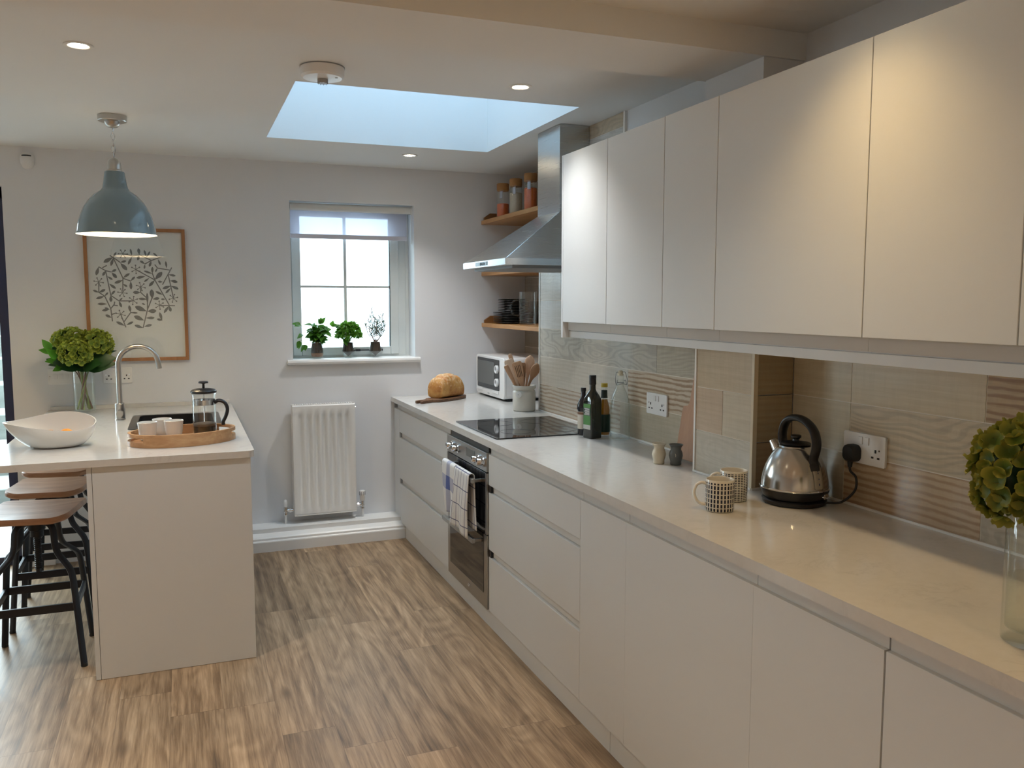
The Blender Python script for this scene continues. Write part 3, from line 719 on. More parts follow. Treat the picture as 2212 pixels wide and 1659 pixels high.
# ------------------------------------------------------------------ framed print, sockets, radiator, sensor, blind
STEMS= [[(-1.6407,1.7876),(-1.6252,1.778),(-1.5877,1.7489)],[(-1.6252,1.778),(-1.5776,1.6594)],[(-1.5776,1.6594),(-1.5807,1.5819)],[(-1.5754,1.6569),(-1.5369,1.6422)],[(-1.572,1.7989),(-1.522,1.7874),(-1.4824,1.7942),(-1.4208,1.7633),(-1.366,1.7854)],[(-1.4208,1.7633),(-1.4566,1.7426)],[(-1.702,1.7223),(-1.6669,1.7006),(-1.6378,1.6935)],[(-1.6669,1.7006),(-1.6456,1.5591)],[(-1.682,1.7177),(-1.6602,1.7304)],[(-1.6456,1.5591),(-1.6036,1.5267),(-1.5323,1.5268)],[(-1.5043,1.7077),(-1.4063,1.6495),(-1.3337,1.5039)],[(-1.4189,1.6887),(-1.4063,1.6495)],[(-1.3836,1.5003),(-1.3028,1.4987)],[(-1.403,1.7394),(-1.3896,1.7194),(-1.3239,1.7087)],[(-1.3115,1.7231),(-1.3649,1.6235)],[(-1.3321,1.6796),(-1.3084,1.5448)],[(-1.7057,1.6358),(-1.7073,1.5763),(-1.6775,1.5541),(-1.6488,1.4817),(-1.6427,1.4091)],[(-1.6488,1.4817),(-1.6295,1.5067),(-1.6266,1.5217)],[(-1.6297,1.5017),(-1.6116,1.4992)],[(-1.6433,1.4492),(-1.6225,1.4566)],[(-1.5976,1.4489),(-1.573,1.3732)],[(-1.5809,1.406),(-1.5442,1.4587),(-1.5095,1.4571)],[(-1.4803,1.3696),(-1.4528,1.4761),(-1.4493,1.5673)],[(-1.4528,1.4761),(-1.4243,1.5471)],[(-1.4836,1.61),(-1.4862,1.5772),(-1.4504,1.5395)]]
STARS= [(-1.572,1.7989),(-1.5065,1.7102),(-1.7057,1.6358),(-1.5833,1.5743),(-1.4836,1.61),(-1.5275,1.5293),(-1.5976,1.4489),(-1.3859,1.5014),(-1.3084,1.5422)]
LEAVES= [(-1.6252,1.778,-1.6762,1.7474,0.0235),(-1.623,1.7756,-1.6386,1.7282,0.0164),(-1.6252,1.778,-1.6058,1.8081,0.0117),(-1.5877,1.7489,-1.5552,1.7594,0.0141),(-1.5878,1.7464,-1.5529,1.7046,0.0235),(-1.5243,1.7874,-1.5318,1.8296,0.0117),(-1.5245,1.7824,-1.547,1.7371,0.0141),(-1.4848,1.7942,-1.4879,1.8331,0.0178),(-1.4848,1.7932,-1.4952,1.763,0.015),(-1.4458,1.7814,-1.4581,1.8237,0.0131),(-1.4458,1.7814,-1.4258,1.8169,0.0117),(-1.3848,1.7851,-1.4098,1.8072,0.0117),(-1.3853,1.7724,-1.3725,1.7373,0.0117),(-1.4566,1.7426,-1.4824,1.7607,0.015),(-1.4566,1.741,-1.461,1.7134,0.0103),(-1.4209,1.7617,-1.4339,1.7263,0.0141),(-1.702,1.7223,-1.7176,1.6728,0.0188),(-1.6669,1.7006,-1.6839,1.6707,0.015),(-1.6378,1.6935,-1.6098,1.7088,0.0141),(-1.6356,1.6911,-1.6096,1.659,0.0197),(-1.6592,1.6685,-1.6319,1.6489,0.0131),(-1.6519,1.6263,-1.6167,1.5977,0.0164),(-1.6456,1.5591,-1.6217,1.5867,0.0131),(-1.6456,1.5591,-1.6463,1.5207,0.0178),(-1.6036,1.5267,-1.5914,1.4891,0.015),(-1.6036,1.5267,-1.5845,1.5443,0.0094),(-1.5776,1.6594,-1.5397,1.6873,0.015),(-1.5781,1.6469,-1.6236,1.629,0.0178),(-1.5369,1.6422,-1.5128,1.6685,0.0131),(-1.5369,1.6422,-1.5366,1.5931,0.0169),(-1.5781,1.6244,-1.5557,1.6095,0.0131),(-1.457,1.6707,-1.5062,1.6601,0.0169),(-1.4364,1.6608,-1.4653,1.6378,0.0113),(-1.419,1.6862,-1.4642,1.7023,0.0131),(-1.419,1.6862,-1.4166,1.7266,0.0141),(-1.4063,1.651,-1.3645,1.697,0.0272),(-1.4063,1.6495,-1.4396,1.6118,0.0178),(-1.3643,1.6387,-1.3902,1.641,0.0131),(-1.3648,1.5625,-1.4051,1.5826,0.0141),(-1.3539,1.537,-1.3766,1.537,0.0117),(-1.3896,1.7194,-1.4022,1.6965,0.0103),(-1.3387,1.7176,-1.3433,1.7606,0.0122),(-1.332,1.6822,-1.2908,1.675,0.015),(-1.3237,1.6467,-1.2811,1.6384,0.0178),(-1.3201,1.6162,-1.3668,1.5981,0.0188),(-1.3201,1.6162,-1.2778,1.596,0.0178),(-1.3205,1.6034,-1.3512,1.5717,0.0131),(-1.3339,1.4987,-1.364,1.4554,0.016),(-1.3339,1.4987,-1.3256,1.4629,0.0188),(-1.7073,1.5753,-1.7378,1.5886,0.0131),(-1.7073,1.5753,-1.6723,1.5924,0.016),(-1.6775,1.5541,-1.6585,1.5765,0.0113),(-1.6775,1.5541,-1.7242,1.5391,0.016),(-1.6658,1.5092,-1.7178,1.5093,0.015),(-1.6534,1.4792,-1.6955,1.4709,0.016),(-1.6579,1.4818,-1.6813,1.4868,0.0094),(-1.6464,1.4292,-1.6784,1.4469,0.0169),(-1.5442,1.4587,-1.5508,1.5016,0.0169),(-1.5442,1.4587,-1.5072,1.4561,0.0103),(-1.5773,1.3818,-1.6236,1.4064,0.0169),(-1.5702,1.3858,-1.5315,1.4056,0.0141),(-1.4578,1.466,-1.5197,1.494,0.0291),(-1.4532,1.466,-1.4047,1.4683,0.0272),(-1.4739,1.4128,-1.5274,1.4385,0.0263),(-1.464,1.4264,-1.4156,1.4276,0.0169),(-1.4803,1.3686,-1.5262,1.3853,0.0188),(-1.4753,1.3757,-1.4313,1.387,0.0169),(-1.4516,1.5065,-1.4513,1.5749,0.0141),(-1.4505,1.5369,-1.4993,1.5394,0.016),(-1.4634,1.504,-1.4817,1.5126,0.0103),(-1.4247,1.5369,-1.4262,1.5952,0.0258),(-1.4223,1.537,-1.3844,1.5431,0.0178),(-1.4863,1.5762,-1.528,1.5761,0.0197),(-1.3751,1.4094,-1.3875,1.4606,0.0169),(-1.3727,1.412,-1.4032,1.4199,0.0141)]
fx0, fx1, fz0, fz1 = -1.777, -1.233, 1.175, 1.948
fr = thing('framed_print', 'oak framed print of a grey circle of leaves and berries', 'picture', ((fx0+fx1)/2, 0, fz0))
b = B(); frame4(b, fx0, fx1, fz0, fz1, .019, -.026, -.001); put('frame', b, FRAMEW, fr, bev=.001)
put('paper', B().box(fx0+.018, fx1-.018, -.010, -.004, fz0+.018, fz1-.018), PAPER, fr)
b = B(); yi = -.0106
NF = [0]
def flat(poly): NF[0] += 1; b.prism(poly, 'y', yi-.000004*NF[0], yi+.0008+.000002*NF[0])
for s_ in STEMS:
    for (xa, za), (xb, zb) in zip(s_, s_[1:]):
        d = Vector((xb-xa, zb-za)); n_ = Vector((-d.y, d.x)).normalized()*.0029; e_ = d.normalized()*.001
        flat([(xa-e_.x+n_.x, za-e_.y+n_.y), (xb+e_.x+n_.x, zb+e_.y+n_.y), (xb+e_.x-n_.x, zb+e_.y-n_.y), (xa-e_.x-n_.x, za-e_.y-n_.y)])
for x0_, z0_, x1_, z1_, w_ in LEAVES:
    p, q = Vector((x0_, z0_)), Vector((x1_, z1_)); d = q-p; n_ = Vector((-d.y, d.x)).normalized(); up, dn = [], []
    for i in range(1, 10):
        t_ = i/10; h_ = w_*.46*(math.sin(PI*t_**1.35)**.8); up.append(p+d*t_+n_*h_); dn.append(p+d*t_-n_*h_)
    flat([tuple(v) for v in [p]+up+[q]+dn[::-1]])
for x_, z_ in STARS:
    for i in range(6):
        a = i*PI/3+.5+x_*9; c_, s_ = math.cos(a), math.sin(a); r_ = .0235; n_ = (-s_*.0016, c_*.0016)
        flat([(x_+n_[0], z_+n_[1]), (x_+c_*r_+n_[0], z_+s_*r_+n_[1]), (x_+c_*r_-n_[0], z_+s_*r_-n_[1]), (x_-n_[0], z_-n_[1])])
        flat([(x_+c_*r_+.0042*math.cos(2*PI*k/10), z_+s_*r_+.0042*math.sin(2*PI*k/10)) for k in range(10)])
put('botanical_design', b, INK, fr, smooth=False)
put('glazing', B().box(fx0+.018, fx1-.018, -.0165, -.0150, fz0+.018, fz1-.018), PANE, fr)

def slotbox(b, M, u, v, w, h): b.prism([(u-w/2, v-h/2), (u+w/2, v-h/2), (u+w/2, v+h/2), (u-w/2, v+h/2)], 'y', -.0102, -.0085)
def plate(name, label, cat, loc, rz, w, h, kind, skip=0, plugs=None, group=None):
    """a wall plate modelled facing -y, then turned to its wall"""
    t = thing(name, label, cat, loc, group, world=False, rz=rz)
    b = B().prism(rrect(w, h, .006, 3), 'y', -.009, 0); put('plate', b, PLAST, t, bev=.0015)
    if kind == 'double':
        for k, sx in ((0,-1), (1,1)):
            put('rocker', B().box(sx*.0125-.008, sx*.0125+.008, -.0125, -.008, .013, .036), plain('rocker plastic', (.76,.76,.76), .3), t, bev=.001)
            if k == skip-1: continue
            s = B(); c = sx*.047
            slotbox(s, 0, c, -.001, .0055, .010); slotbox(s, 0, c-.0115, -.020, .0085, .0055); slotbox(s, 0, c+.0115, -.020, .0085, .0055)
            put('pin_holes', s, DARK, t, smooth=False)
        s = B()
        for sx in (-1, 1): s.cyl((sx*.061, -.0098, .003), (sx*.061, -.0085, .003), .0028, n=12)
        put('screws', s, CHROME, t)
    else:
        for k in range(4): put('rocker', B().box(-.052+.028*k, -.029+.028*k, -.012, -.008, -.014, .014), plain('switch plastic', (.77,.77,.77), .3), t, bev=.001)
        s = B()
        for sx in (-1, 1): s.cyl((sx*.070, -.0098, 0), (sx*.070, -.0085, 0), .003, n=12)
        put('screws', s, CHROME, t)
    return t
plate('light_switch', 'white four-gang light switch on the wall left of the glass vase', 'switch', (-1.912, 0, 1.0955), 0, .158, .092, 'four')
plate('wall_socket', 'white double socket on the wall behind the tap', 'socket', (-1.628, 0, 1.092), 0, .154, .092, 'double', group='double sockets')
plate('wall_socket', 'white double socket on the tiles between glass bottle and chopping board', 'socket', (XM-.0003, -2.317, 1.083), -PI/2, .166, .092, 'double', group='double sockets')

ra = thing('radiator', 'white panel radiator on the back wall under the window', 'radiator', (-.452, -.05, .172))
rx0, rx1, rz0, rz1 = -.6456, -.2577, .174, .880; yf = -.098
# pressed front panel: flutes cut into the face
b = B(); N = 7; W_ = rx1-rx0; pitch = (W_-.05)/N
xs = [(rx0, 0)]
def prow(dep):
    pts = [(rx0, yf)]
    for i in range(N):
        c = rx0+.025+pitch*(i+.5); w1, w2 = .0165, .0095
        pts += [(c-w1, yf), (c-w2, yf+dep), (c+w2, yf+dep), (c+w1, yf)]
    return pts+[(rx1, yf)]
zz = [(rz0+.012, 0), (rz0+.042, 0), (rz0+.060, .010), (rz1-.070, .010), (rz1-.048, 0), (rz1-.012, 0)]
g = [b.ring([(x, y, z) for x, y in prow(d)]) for z, d in zz]
b.skin(g, closed=False, cap0=False, cap1=False)
b.box(rx0, rx1, yf+.014, yf+.02, rz0+.002, rz1-.004)
for z0_, z1_ in ((rz0, rz0+.012), (rz1-.016, rz1-.004)): b.prism([(yf, z0_+.004), (yf+.004, z0_), (yf+.014, z0_), (yf+.014, z1_), (yf+.004, z1_), (yf, z1_-.004)], 'x', rx0, rx1)
put('front_panel', b, WHITE, ra, recalc=True)
put('side_cover', B().box(rx0-.002, rx0, yf+.004, -.022, rz0+.01, rz1), WHITE, ra); put('side_cover', B().box(rx1, rx1+.002, yf+.004, -.022, rz0+.01, rz1), WHITE, ra)
put('rear_panel', B().box(rx0+.004, rx1-.004, -.030, -.022, rz0+.004, rz1-.006), WHITE, ra)
b = B(); n_ = 26
for i in range(n_): x = rx0+.006+(W_-.012)*i/n_; b.box(x, x+.007, yf+.016, -.026, rz1-.004, rz1)
b.box(rx0, rx1, yf+.010, yf+.017, rz1-.005, rz1+.0005); b.box(rx0, rx1, -.030, -.022, rz1-.005, rz1+.0005)
put('top_grille', b, WHITE, ra)
for sx, x in ((-1, rx0-.052), (1, rx1+.046)):
    b = B().cyl((x, -.06, .1285), (x, -.06, .195), .0075, n=14); put('pipe', b, WHITE, ra)
    b = B().cyl((x, -.06, .185), (x, -.06, .235), .0125, n=16).cyl((x, -.06, .21), (x-sx*.050, -.06, .21), .010, n=14); b.cyl((x-sx*.022, -.06, .21), (x-sx*.034, -.06, .21), .0135, n=6); b.ball((x, -.06, .205), .0145)
    v = put('valve', b, CHROME, ra)
    if sx > 0:
        c = B().lathe([(0,0),(.014,0),(.016,.005),(.017,.03),(.0185,.032),(.0185,.062),(.016,.066),(0,.066)], (x, -.06, .236), 24); cc = put('thermostat_head', c, PLAST, v)
        s = B()
        for k in range(9): a = 2*PI*k/9; s.box(x+.0184*math.cos(a)-.0018, x+.0184*math.cos(a)+.0018, -.06+.0184*math.sin(a)-.0018, -.06+.0184*math.sin(a)+.0018, .272, .296)
        put('grip_slots', s, PLASTG, v)
    else: put('valve_cap', B().lathe([(0,0),(.0115,0),(.012,.03),(.009,.042),(.004,.046),(0,.046)], (x, -.06, .235), 20), PLAST, v)
put('air_vent', B().cyl((rx1+.002, -.06, rz1-.03), (rx1+.012, -.06, rz1-.03), .007, n=10), CHROME, ra)

se = thing('motion_sensor', 'white alarm motion sensor high on the wall at top left', 'sensor', (-2.036, 0, 2.262))
b = B(); sec = []
for z, wx, dp in ((2.257,.012,.012),(2.264,.024,.028),(2.285,.034,.040),(2.31,.037,.044),(2.335,.032,.036),(2.345,.022,.024)):
    sec.append(b.ring([(-2.036+wx*math.cos(PI*i/12), -dp*math.sin(PI*i/12)-.0005, z) for i in range(13)]))
b.skin(sec); put('wall_mount_shell', b, PLAST, se)
b = B().tube([(-2.036+.030*math.cos(PI*i/12), -.0385*math.sin(PI*i/12)-.0018, 2.326) for i in range(3, 10)], .0042, 6); put('lens', b, DARK, se)

bl = thing('roller_blind', 'sheer white roller blind drawn a little way down the window', 'blind', (-.22, .04, 2.14))
put('roller', B().cyl((WX0+.006, .055, 2.117), (WX1-.006, .055, 2.117), .024, n=24), plain('blind cloth', (.66,.65,.62), .9), bl)
tm = NT('sheer blind fabric'); tr = tm.n('ShaderNodeBsdfTransparent'); tm.set(tr, 0, (.9,.91,.98)); df = tm.n('ShaderNodeBsdfDiffuse'); tm.set(df, 0, (.70,.70,.76)); tl = tm.n('ShaderNodeBsdfTranslucent'); tm.set(tl, 0, (.75,.76,.85))
m1 = tm.n('ShaderNodeMixShader'); tm.set(m1, 0, .5); tm.set(m1, 1, df.outputs[0]); tm.set(m1, 2, tl.outputs[0]); m2 = tm.n('ShaderNodeMixShader'); tm.set(m2, 0, .62); tm.set(m2, 1, tr.outputs[0]); tm.set(m2, 2, m1.outputs[0]); tm.t.links.new(m2.outputs[0], tm.out.inputs[0])
put('fabric', B().box(WX0+.012, WX1-.030, .0775, .0785, 1.945, 2.117), tm.m, bl)
put('bottom_bar', B().box(WX0+.010, WX1-.028, .073, .083, 1.922, 1.950), plain('blind bar', (.64,.64,.72), .6), bl, bev=.002)
put('bracket', B().box(WX1-.006, WX1-.001, .03, .08, 2.09, 2.142), PLAST, bl)
put('pull_chain', B().tube([(WX1-.012, .026, 2.12), (WX1-.010, .024, 2.02), (WX1-.010, .024, 1.90)], .0018, 6), plain('chain beads', (.6,.6,.6), .4), bl)

# ------------------------------------------------------------------ things on the ceiling
DL = [(-1.557, -2.192, 'recessed downlight at the top left of the ceiling'), (.030, -2.218, 'recessed downlight between the skylight and the wall cabinets'), (.0144, -.508, 'recessed downlight beyond the skylight, nearest the back wall')]
dl0 = None
for x, y, lab in DL:
    if dl0 is None:
        t = thing('downlight', lab, 'downlight', (0,0,0), 'recessed ceiling downlights', world=False)
        put('bezel', B().lathe([(.027,.0015),(.030,-.001),(.036,-.004),(.046,-.003),(.047,0),(.040,.0005),(.027,.0015)], (0,0,0), 36), WHITE, t)
        put('lamp_lens', B().lathe([(0,-.0035),(.018,-.003),(.027,.001),(0,.002)], (0,0,0), 30), LENS, t)
        dl0 = t; t.location = (x, y, ZC-.0006)
    else: dup(dl0, (x, y, ZC-.0006), lab)
al = thing('ceiling_alarm', 'round white heat alarm on the ceiling at the edge of the skylight', 'alarm', (-.752, -2.216, ZC))
al.location = (-.752, -2.216, ZC); WORLD[al.name] = (0,0,0)
put('body', B().lathe([(0,-.0005),(.080,-.0005),(.080,-.008),(.078,-.032),(.070,-.040),(.02,-.043),(0,-.043)], (0,0,0), 48), PLAST, al)
put('backplate_line', B().lathe([(.078,-.001),(.0815,-.001),(.0815,-.004),(.078,-.004),(.078,-.001)], (0,0,0), 48), PLASTG, al)
b = B().lathe([(0,-.058),(.017,-.058),(.018,-.056),(.018,-.043)], (0,0,0), 20)
for k in range(10):
    a = 2*PI*k/10; b.box(.0175*math.cos(a)-.0015, .0175*math.cos(a)+.0015, .0175*math.sin(a)-.0015, .0175*math.sin(a)+.0015, -.060, -.042)
put('sensor_cage', b, plain('sensor grey', (.34,.34,.34), .4), al)
put('indicator', B().cyl((.045, -.03, -.0425), (.045, -.03, -.0405), .005, n=12), PLASTG, al)

PXc, PYc = -1.5345, -1.04
pd = thing('pendant_lamp', 'glossy blue-grey dome pendant lamp on a chain over the island', 'pendant lamp', (PXc, PYc, 1.82))
put('ceiling_rose', B().lathe([(0,ZC-.001),(.0625,ZC-.001),(.0625,ZC-.024),(.060,ZC-.027),(.034,ZC-.028),(.032,ZC-.040),(.022,ZC-.052),(.008,ZC-.056),(0,ZC-.056)], (PXc, PYc, 0), 40), NICKEL, pd)
b = B(); zt, zb_, nl = ZC-.053, 2.185, 5; ll = (zt-zb_)/nl
for k in range(nl):
    zc = zt-ll*(k+.5); pts = []
    for i in range(20):
        a = 2*PI*i/20; u, v = .0085*math.cos(a), (ll*.60)*math.sin(a)
        pts.append((PXc+(u if k % 2 else .002*0), PYc+(0 if k % 2 else u), zc+v))
    b.tube(pts, .0021, 7, closed=True)
b.tube(smoothpts([(PXc+.004, PYc, zt), (PXc-.006, PYc-.006, zt-.05), (PXc+.006, PYc-.004, zt-.09), (PXc, PYc, zb_)], 5), .0024, 6)
put('chain', b, CHROME, pd)
put('lamp_holder', B().lathe([(0,2.188),(.008,2.187),(.020,2.181),(.028,2.168),(.030,2.150),(.030,2.133),(.034,2.130),(.034,2.122),(0,2.122)], (PXc, PYc, 0), 36), NICKEL, pd)
op = [(.0415,2.124),(.044,2.120),(.050,2.075),(.056,2.048),(.066,2.036),(.092,2.018),(.118,1.990),(.140,1.955),(.156,1.915),(.1665,1.875),(.171,1.845),(.1755,1.836)]
pb = plain('blue-grey enamel', (.19,.275,.33), .13, var=.01, coat=.6, coatr=.06)
shade = put('shade', B().lathe(op, (PXc, PYc, 0), 64), pb, pd)
ip = [(r_-.002, z-.0012) for r_, z in op]
put('shade_lining', B().lathe(ip, (PXc, PYc, 0), 64), plain('white enamel lining', (.82,.80,.75), .4), pd)
b = B(); b.tube([(PXc+.1755*math.cos(2*PI*i/64), PYc+.1755*math.sin(2*PI*i/64), 1.8355) for i in range(64)], .0021, 8, closed=True); put('rim', b, pb, pd)
put('bulb', B().lathe([(0,1.925),(.018,1.93),(.029,1.95),(.030,1.972),(.022,2.0),(.014,2.02),(.014,2.08),(0,2.08)], (PXc, PYc, 0), 24), BULB, pd)
# ------------------------------------------------------------------ bar stools
def stool_part_leg(a):
    c, s = math.cos(a), math.sin(a)
    prof = [(.018,.590),(.050,.592),(.082,.588),(.098,.570),(.103,.540),(.107,.505),(.122,.470),(.160,.437),(.190,.410),(.204,.375),(.214,.30),(.247,.004)]
    P = smoothpts([(r_*c, r_*s, z) for r_, z in prof], 4); t_ = Vector((-s, c, 0))
    return B().tube(P, 1, 8, flat=(.0155, .0105, t_))
st = thing('bar_stool', 'nearest of the three bar stools, wooden seat over the black frame', 'stool', (0,0,0), 'wooden bar stools under the island overhang', world=False)
b = B(); po = rrect(.335, .37, .065, 8); nseat = len(po); rg = []
def dish(x, y): return .010*((x/.16)**2)-.006*(abs(y)/.18)**2
for k, (sc, dz) in enumerate(((.965, .0), (1.0, .006), (1.0, .020), (.975, .027), (.7, .0265), (.35, .0255))):
    rg.append(b.ring([(x*sc, y*sc, .622+dz+dish(x*sc, y*sc)) for x, y in po]))
b.skin(rg); b.xf(Matrix.Rotation(math.radians(-9), 4, 'Z')); put('seat', b, SEATW, st)
put('hub', B().lathe([(0,.625),(.062,.625),(.062,.617),(.034,.612),(.034,.560),(.026,.555),(.026,.53),(0,.53)], (0,0,0), 24), BLKMET, st)
sc = B(); h = []
for i in range(200): h.append((.0125*math.cos(i*.62), .0125*math.sin(i*.62), .385+.16*i/199))
sc.tube(h, .0028, 5); sc.cyl((0,0,.375), (0,0,.56), .0115, n=14); put('height_screw', sc, BLKMET, st)
b = B().box(-.15, .15, -.018, .018, .613, .622); put('seat_bracket', b.xf(Matrix.Rotation(math.radians(-9), 4, 'Z')), BLKMET, st)
for k in range(4): put('leg', stool_part_leg(PI/4+PI/2*k), BLKMET, st)
q = .155
for k in range(4):
    b = B().box(-q, q, q-.0065, q+.0065, .238, .272); put('footrest_bar', b.xf(Matrix.Rotation(PI/2*k, 4, 'Z')), BLKMET, st, bev=.002)
for k in range(4):
    a = PI/4+PI/2*k; put('foot', B().lathe([(0,0),(.013,0),(.014,.004),(.012,.014),(0,.014)], (.2465*math.cos(a), .2465*math.sin(a), 0), 12), RUBBER, st)
st.location = (-1.872, -1.442, 0)
dup(st, (-1.872, -.925, 0), 'middle of the three bar stools, behind the nearest one', math.radians(1))
dup(st, (-1.876, -.425, 0), 'farthest of the three bar stools, closest to the back wall', math.radians(-2))

# ------------------------------------------------------------------ island top: bowl, vase of hydrangeas, tray
bw = thing('serving_bowl', 'white glazed bowl with a drawn-out pointed lip, holding fruit', 'bowl', (-1.79, -1.375, WT+.0008))
b = B(); N = 64
def bowl_ring(k, inner):
    """k: 0 at the foot .. 1 at the rim"""
    pts = []
    for i in range(N):
        t_ = 2*PI*i/N; c_, s_ = math.cos(t_), math.sin(t_)
        tip = max(0, -c_)**3.0
        ax = .160+.020*tip*k; ay = .122*(1-.45*tip)
        f = .62+.38*math.sin(k*PI/2)**.75 if k > 0 else .62
        z = .002+k*(.098+.024*s_*(.5+.5*c_)*1.0+.012*tip+.022*max(0, s_)**2-.012*max(0,-s_)*max(0,c_+.2))
        if inner: f -= .026; z = max(z, .010) if k < .95 else z
        pts.append((-1.79+ax*c_*f-.018*k*tip, -1.375+ay*s_*f, WT+.001+z))
    return b.ring(pts)
ks = [0,.05,.12,.22,.35,.5,.65,.8,.92,1]
outer = [bowl_ring(k, False) for k in ks]; inner = [bowl_ring(k, True) for k in ks[::-1]]
b.skin(outer+inner); put('bowl_body', b, CERAM, bw, ang=60)
for i, (x, y) in enumerate(((-1.752, -1.355), (-1.815, -1.365))):
    b = B().lathe([(0,0),(.012,.001),(.026,.010),(.034,.028),(.035,.040),(.028,.058),(.014,.067),(.004,.068),(0,.066)], (x, y, WT+.0125), 24)
    b.xf(Matrix.Translation((x, y, WT+.0125)) @ Matrix.Scale(.86, 4) @ Matrix.Translation((-x, -y, -WT-.0125)))
    single('orange', b, ORANGE, ['orange lying in the right half of the white bowl', 'orange lying in the left half of the white bowl, next to the other one'][i], 'fruit', (x, y, WT+.0125), 'oranges in the white bowl')

def petal(b, lc, M, L, W, cup, rv):
    """one cupped petal: 3 x 3 patch with the rim factor in the colour attribute"""
    g = []
    for u, wf in ((0,.30),(.35,.78),(.68,1.0),(.90,.84),(1.0,.46)):
        row = []
        for j in range(5):
            v = (j-2)/2; w = W*wf*.5
            x = L*u*(1-.14*v*v*(u > .6)); y = w*v; z = cup*(u*u*L)+.18*L*v*v*u+.05*L*math.sin(v*4+rv*9)*u
            row.append((b.bm.verts.new(M @ Vector((x, y, z))), max(u**2.2, abs(v)**3*.8*u)))
        g.append(row)
    for i in range(4):
        for j in range(4):
            q = (g[i][j], g[i][j+1], g[i+1][j+1], g[i+1][j]); fc = b.bm.faces.new([p[0] for p in q])
            for l, p in zip(fc.loops, q): l[lc] = (p[1], rv, 0, 1)
def hydrangea(c, rad, n, seed, squash=(1,1,1), ps=.017, down=-.62):
    rr = random.Random(seed); b = B(); lc = b.bm.loops.layers.float_color.new('col')
    for i in range(n):
        z = 1-(1-down)*(i+.5)/n; r_ = math.sqrt(max(0, 1-z*z)); a = i*2.399963+rr.uniform(-.15, .15)
        nrm = Vector((r_*math.cos(a), r_*math.sin(a), z)); k = rad*rr.uniform(.86, 1.04)
        p = Vector(c)+Vector((nrm.x*k*squash[0], nrm.y*k*squash[1], nrm.z*k*squash[2]))
        nn = (nrm+Vector((rr.uniform(-.3,.3), rr.uniform(-.3,.3), rr.uniform(-.3,.3)))).normalized()
        Q = nn.to_track_quat('Z', 'Y').to_matrix().to_4x4(); spin = rr.uniform(0, PI); sz = ps*rr.uniform(.8, 1.2); rv = rr.random()
        for m_ in range(4):
            M = Matrix.Translation(p) @ Q @ Matrix.Rotation(spin+m_*PI/2+rr.uniform(-.12,.12), 4, 'Z')
            petal(b, lc, M, sz, sz*1.25, rr.uniform(.25, .75), rv)
    return b
def leaf(b, lc, p, d, up, L, W, droop, rv, n=6, fold=.12):
    d = Vector(d).normalized(); up = Vector(up); side = d.cross(up).normalized(); nn = side.cross(d).normalized(); g = []
    for i in range(n+1):
        u = i/n; w = W*.5*(math.sin(PI*min(1, u**.8)*.97+.05))*(1-.15*u) if i < n else .0005
        o = Vector(p)+d*(L*u)-nn*(droop*L*u*u); row = []
        for v in (-1, -.5, 0, .5, 1): row.append((b.bm.verts.new(o+side*(w*v)+nn*(fold*abs(v)*w)), abs(v)**2*.7))
        g.append(row)
    for i in range(n):
        for j in range(4):
            q = (g[i][j], g[i][j+1], g[i+1][j+1], g[i+1][j]); fc = b.bm.faces.new([x[0] for x in q])
            for l, x in zip(fc.loops, q): l[lc] = (x[1], rv, 0, 1)

def cyl_vase(name, label, x, y, r, h, z0, wall=.004, base=.014, water=.62, square=False):
    t = thing(name, label, 'vase', (x, y, z0))
    put('glass', B().lathe([(0,0),(r-.003,0),(r,.003),(r,h-.001),(r-.001,h),(r-wall+.001,h),(r-wall,h-.001),(r-wall,base),(r-wall-.006,base-.002),(0,base-.003)], (x, y, z0), 40), GLASSG, t, ang=60)
    put('water', B().lathe([(0,base-.002),(r-wall-.007,base-.001),(r-wall-.0007,base+.002),(r-wall-.0007,h*water),(0,h*water)], (x, y, z0), 40), WATER, t)
    return t
vx, vy = -1.792, -.168
cyl_vase('vase', 'clear glass vase on the island below the framed print', vx, vy, .056, .262, WT+.0008)
V = Vector((vx, vy, WT))
heads = [((vx-.052, vy+.015, 1.300), .083, 62, (1.12,1.0,.82), 'green hydrangea head at the left back of the island vase'),
         ((vx-.028, vy-.078, 1.235), .074, 58, (1.05,.9,.95), 'green hydrangea head hanging lowest at the front of the island vase'),
         ((vx+.072, vy+.000, 1.285), .078, 60, (1.0,1.0,.98), 'green hydrangea head at the right of the island vase')]
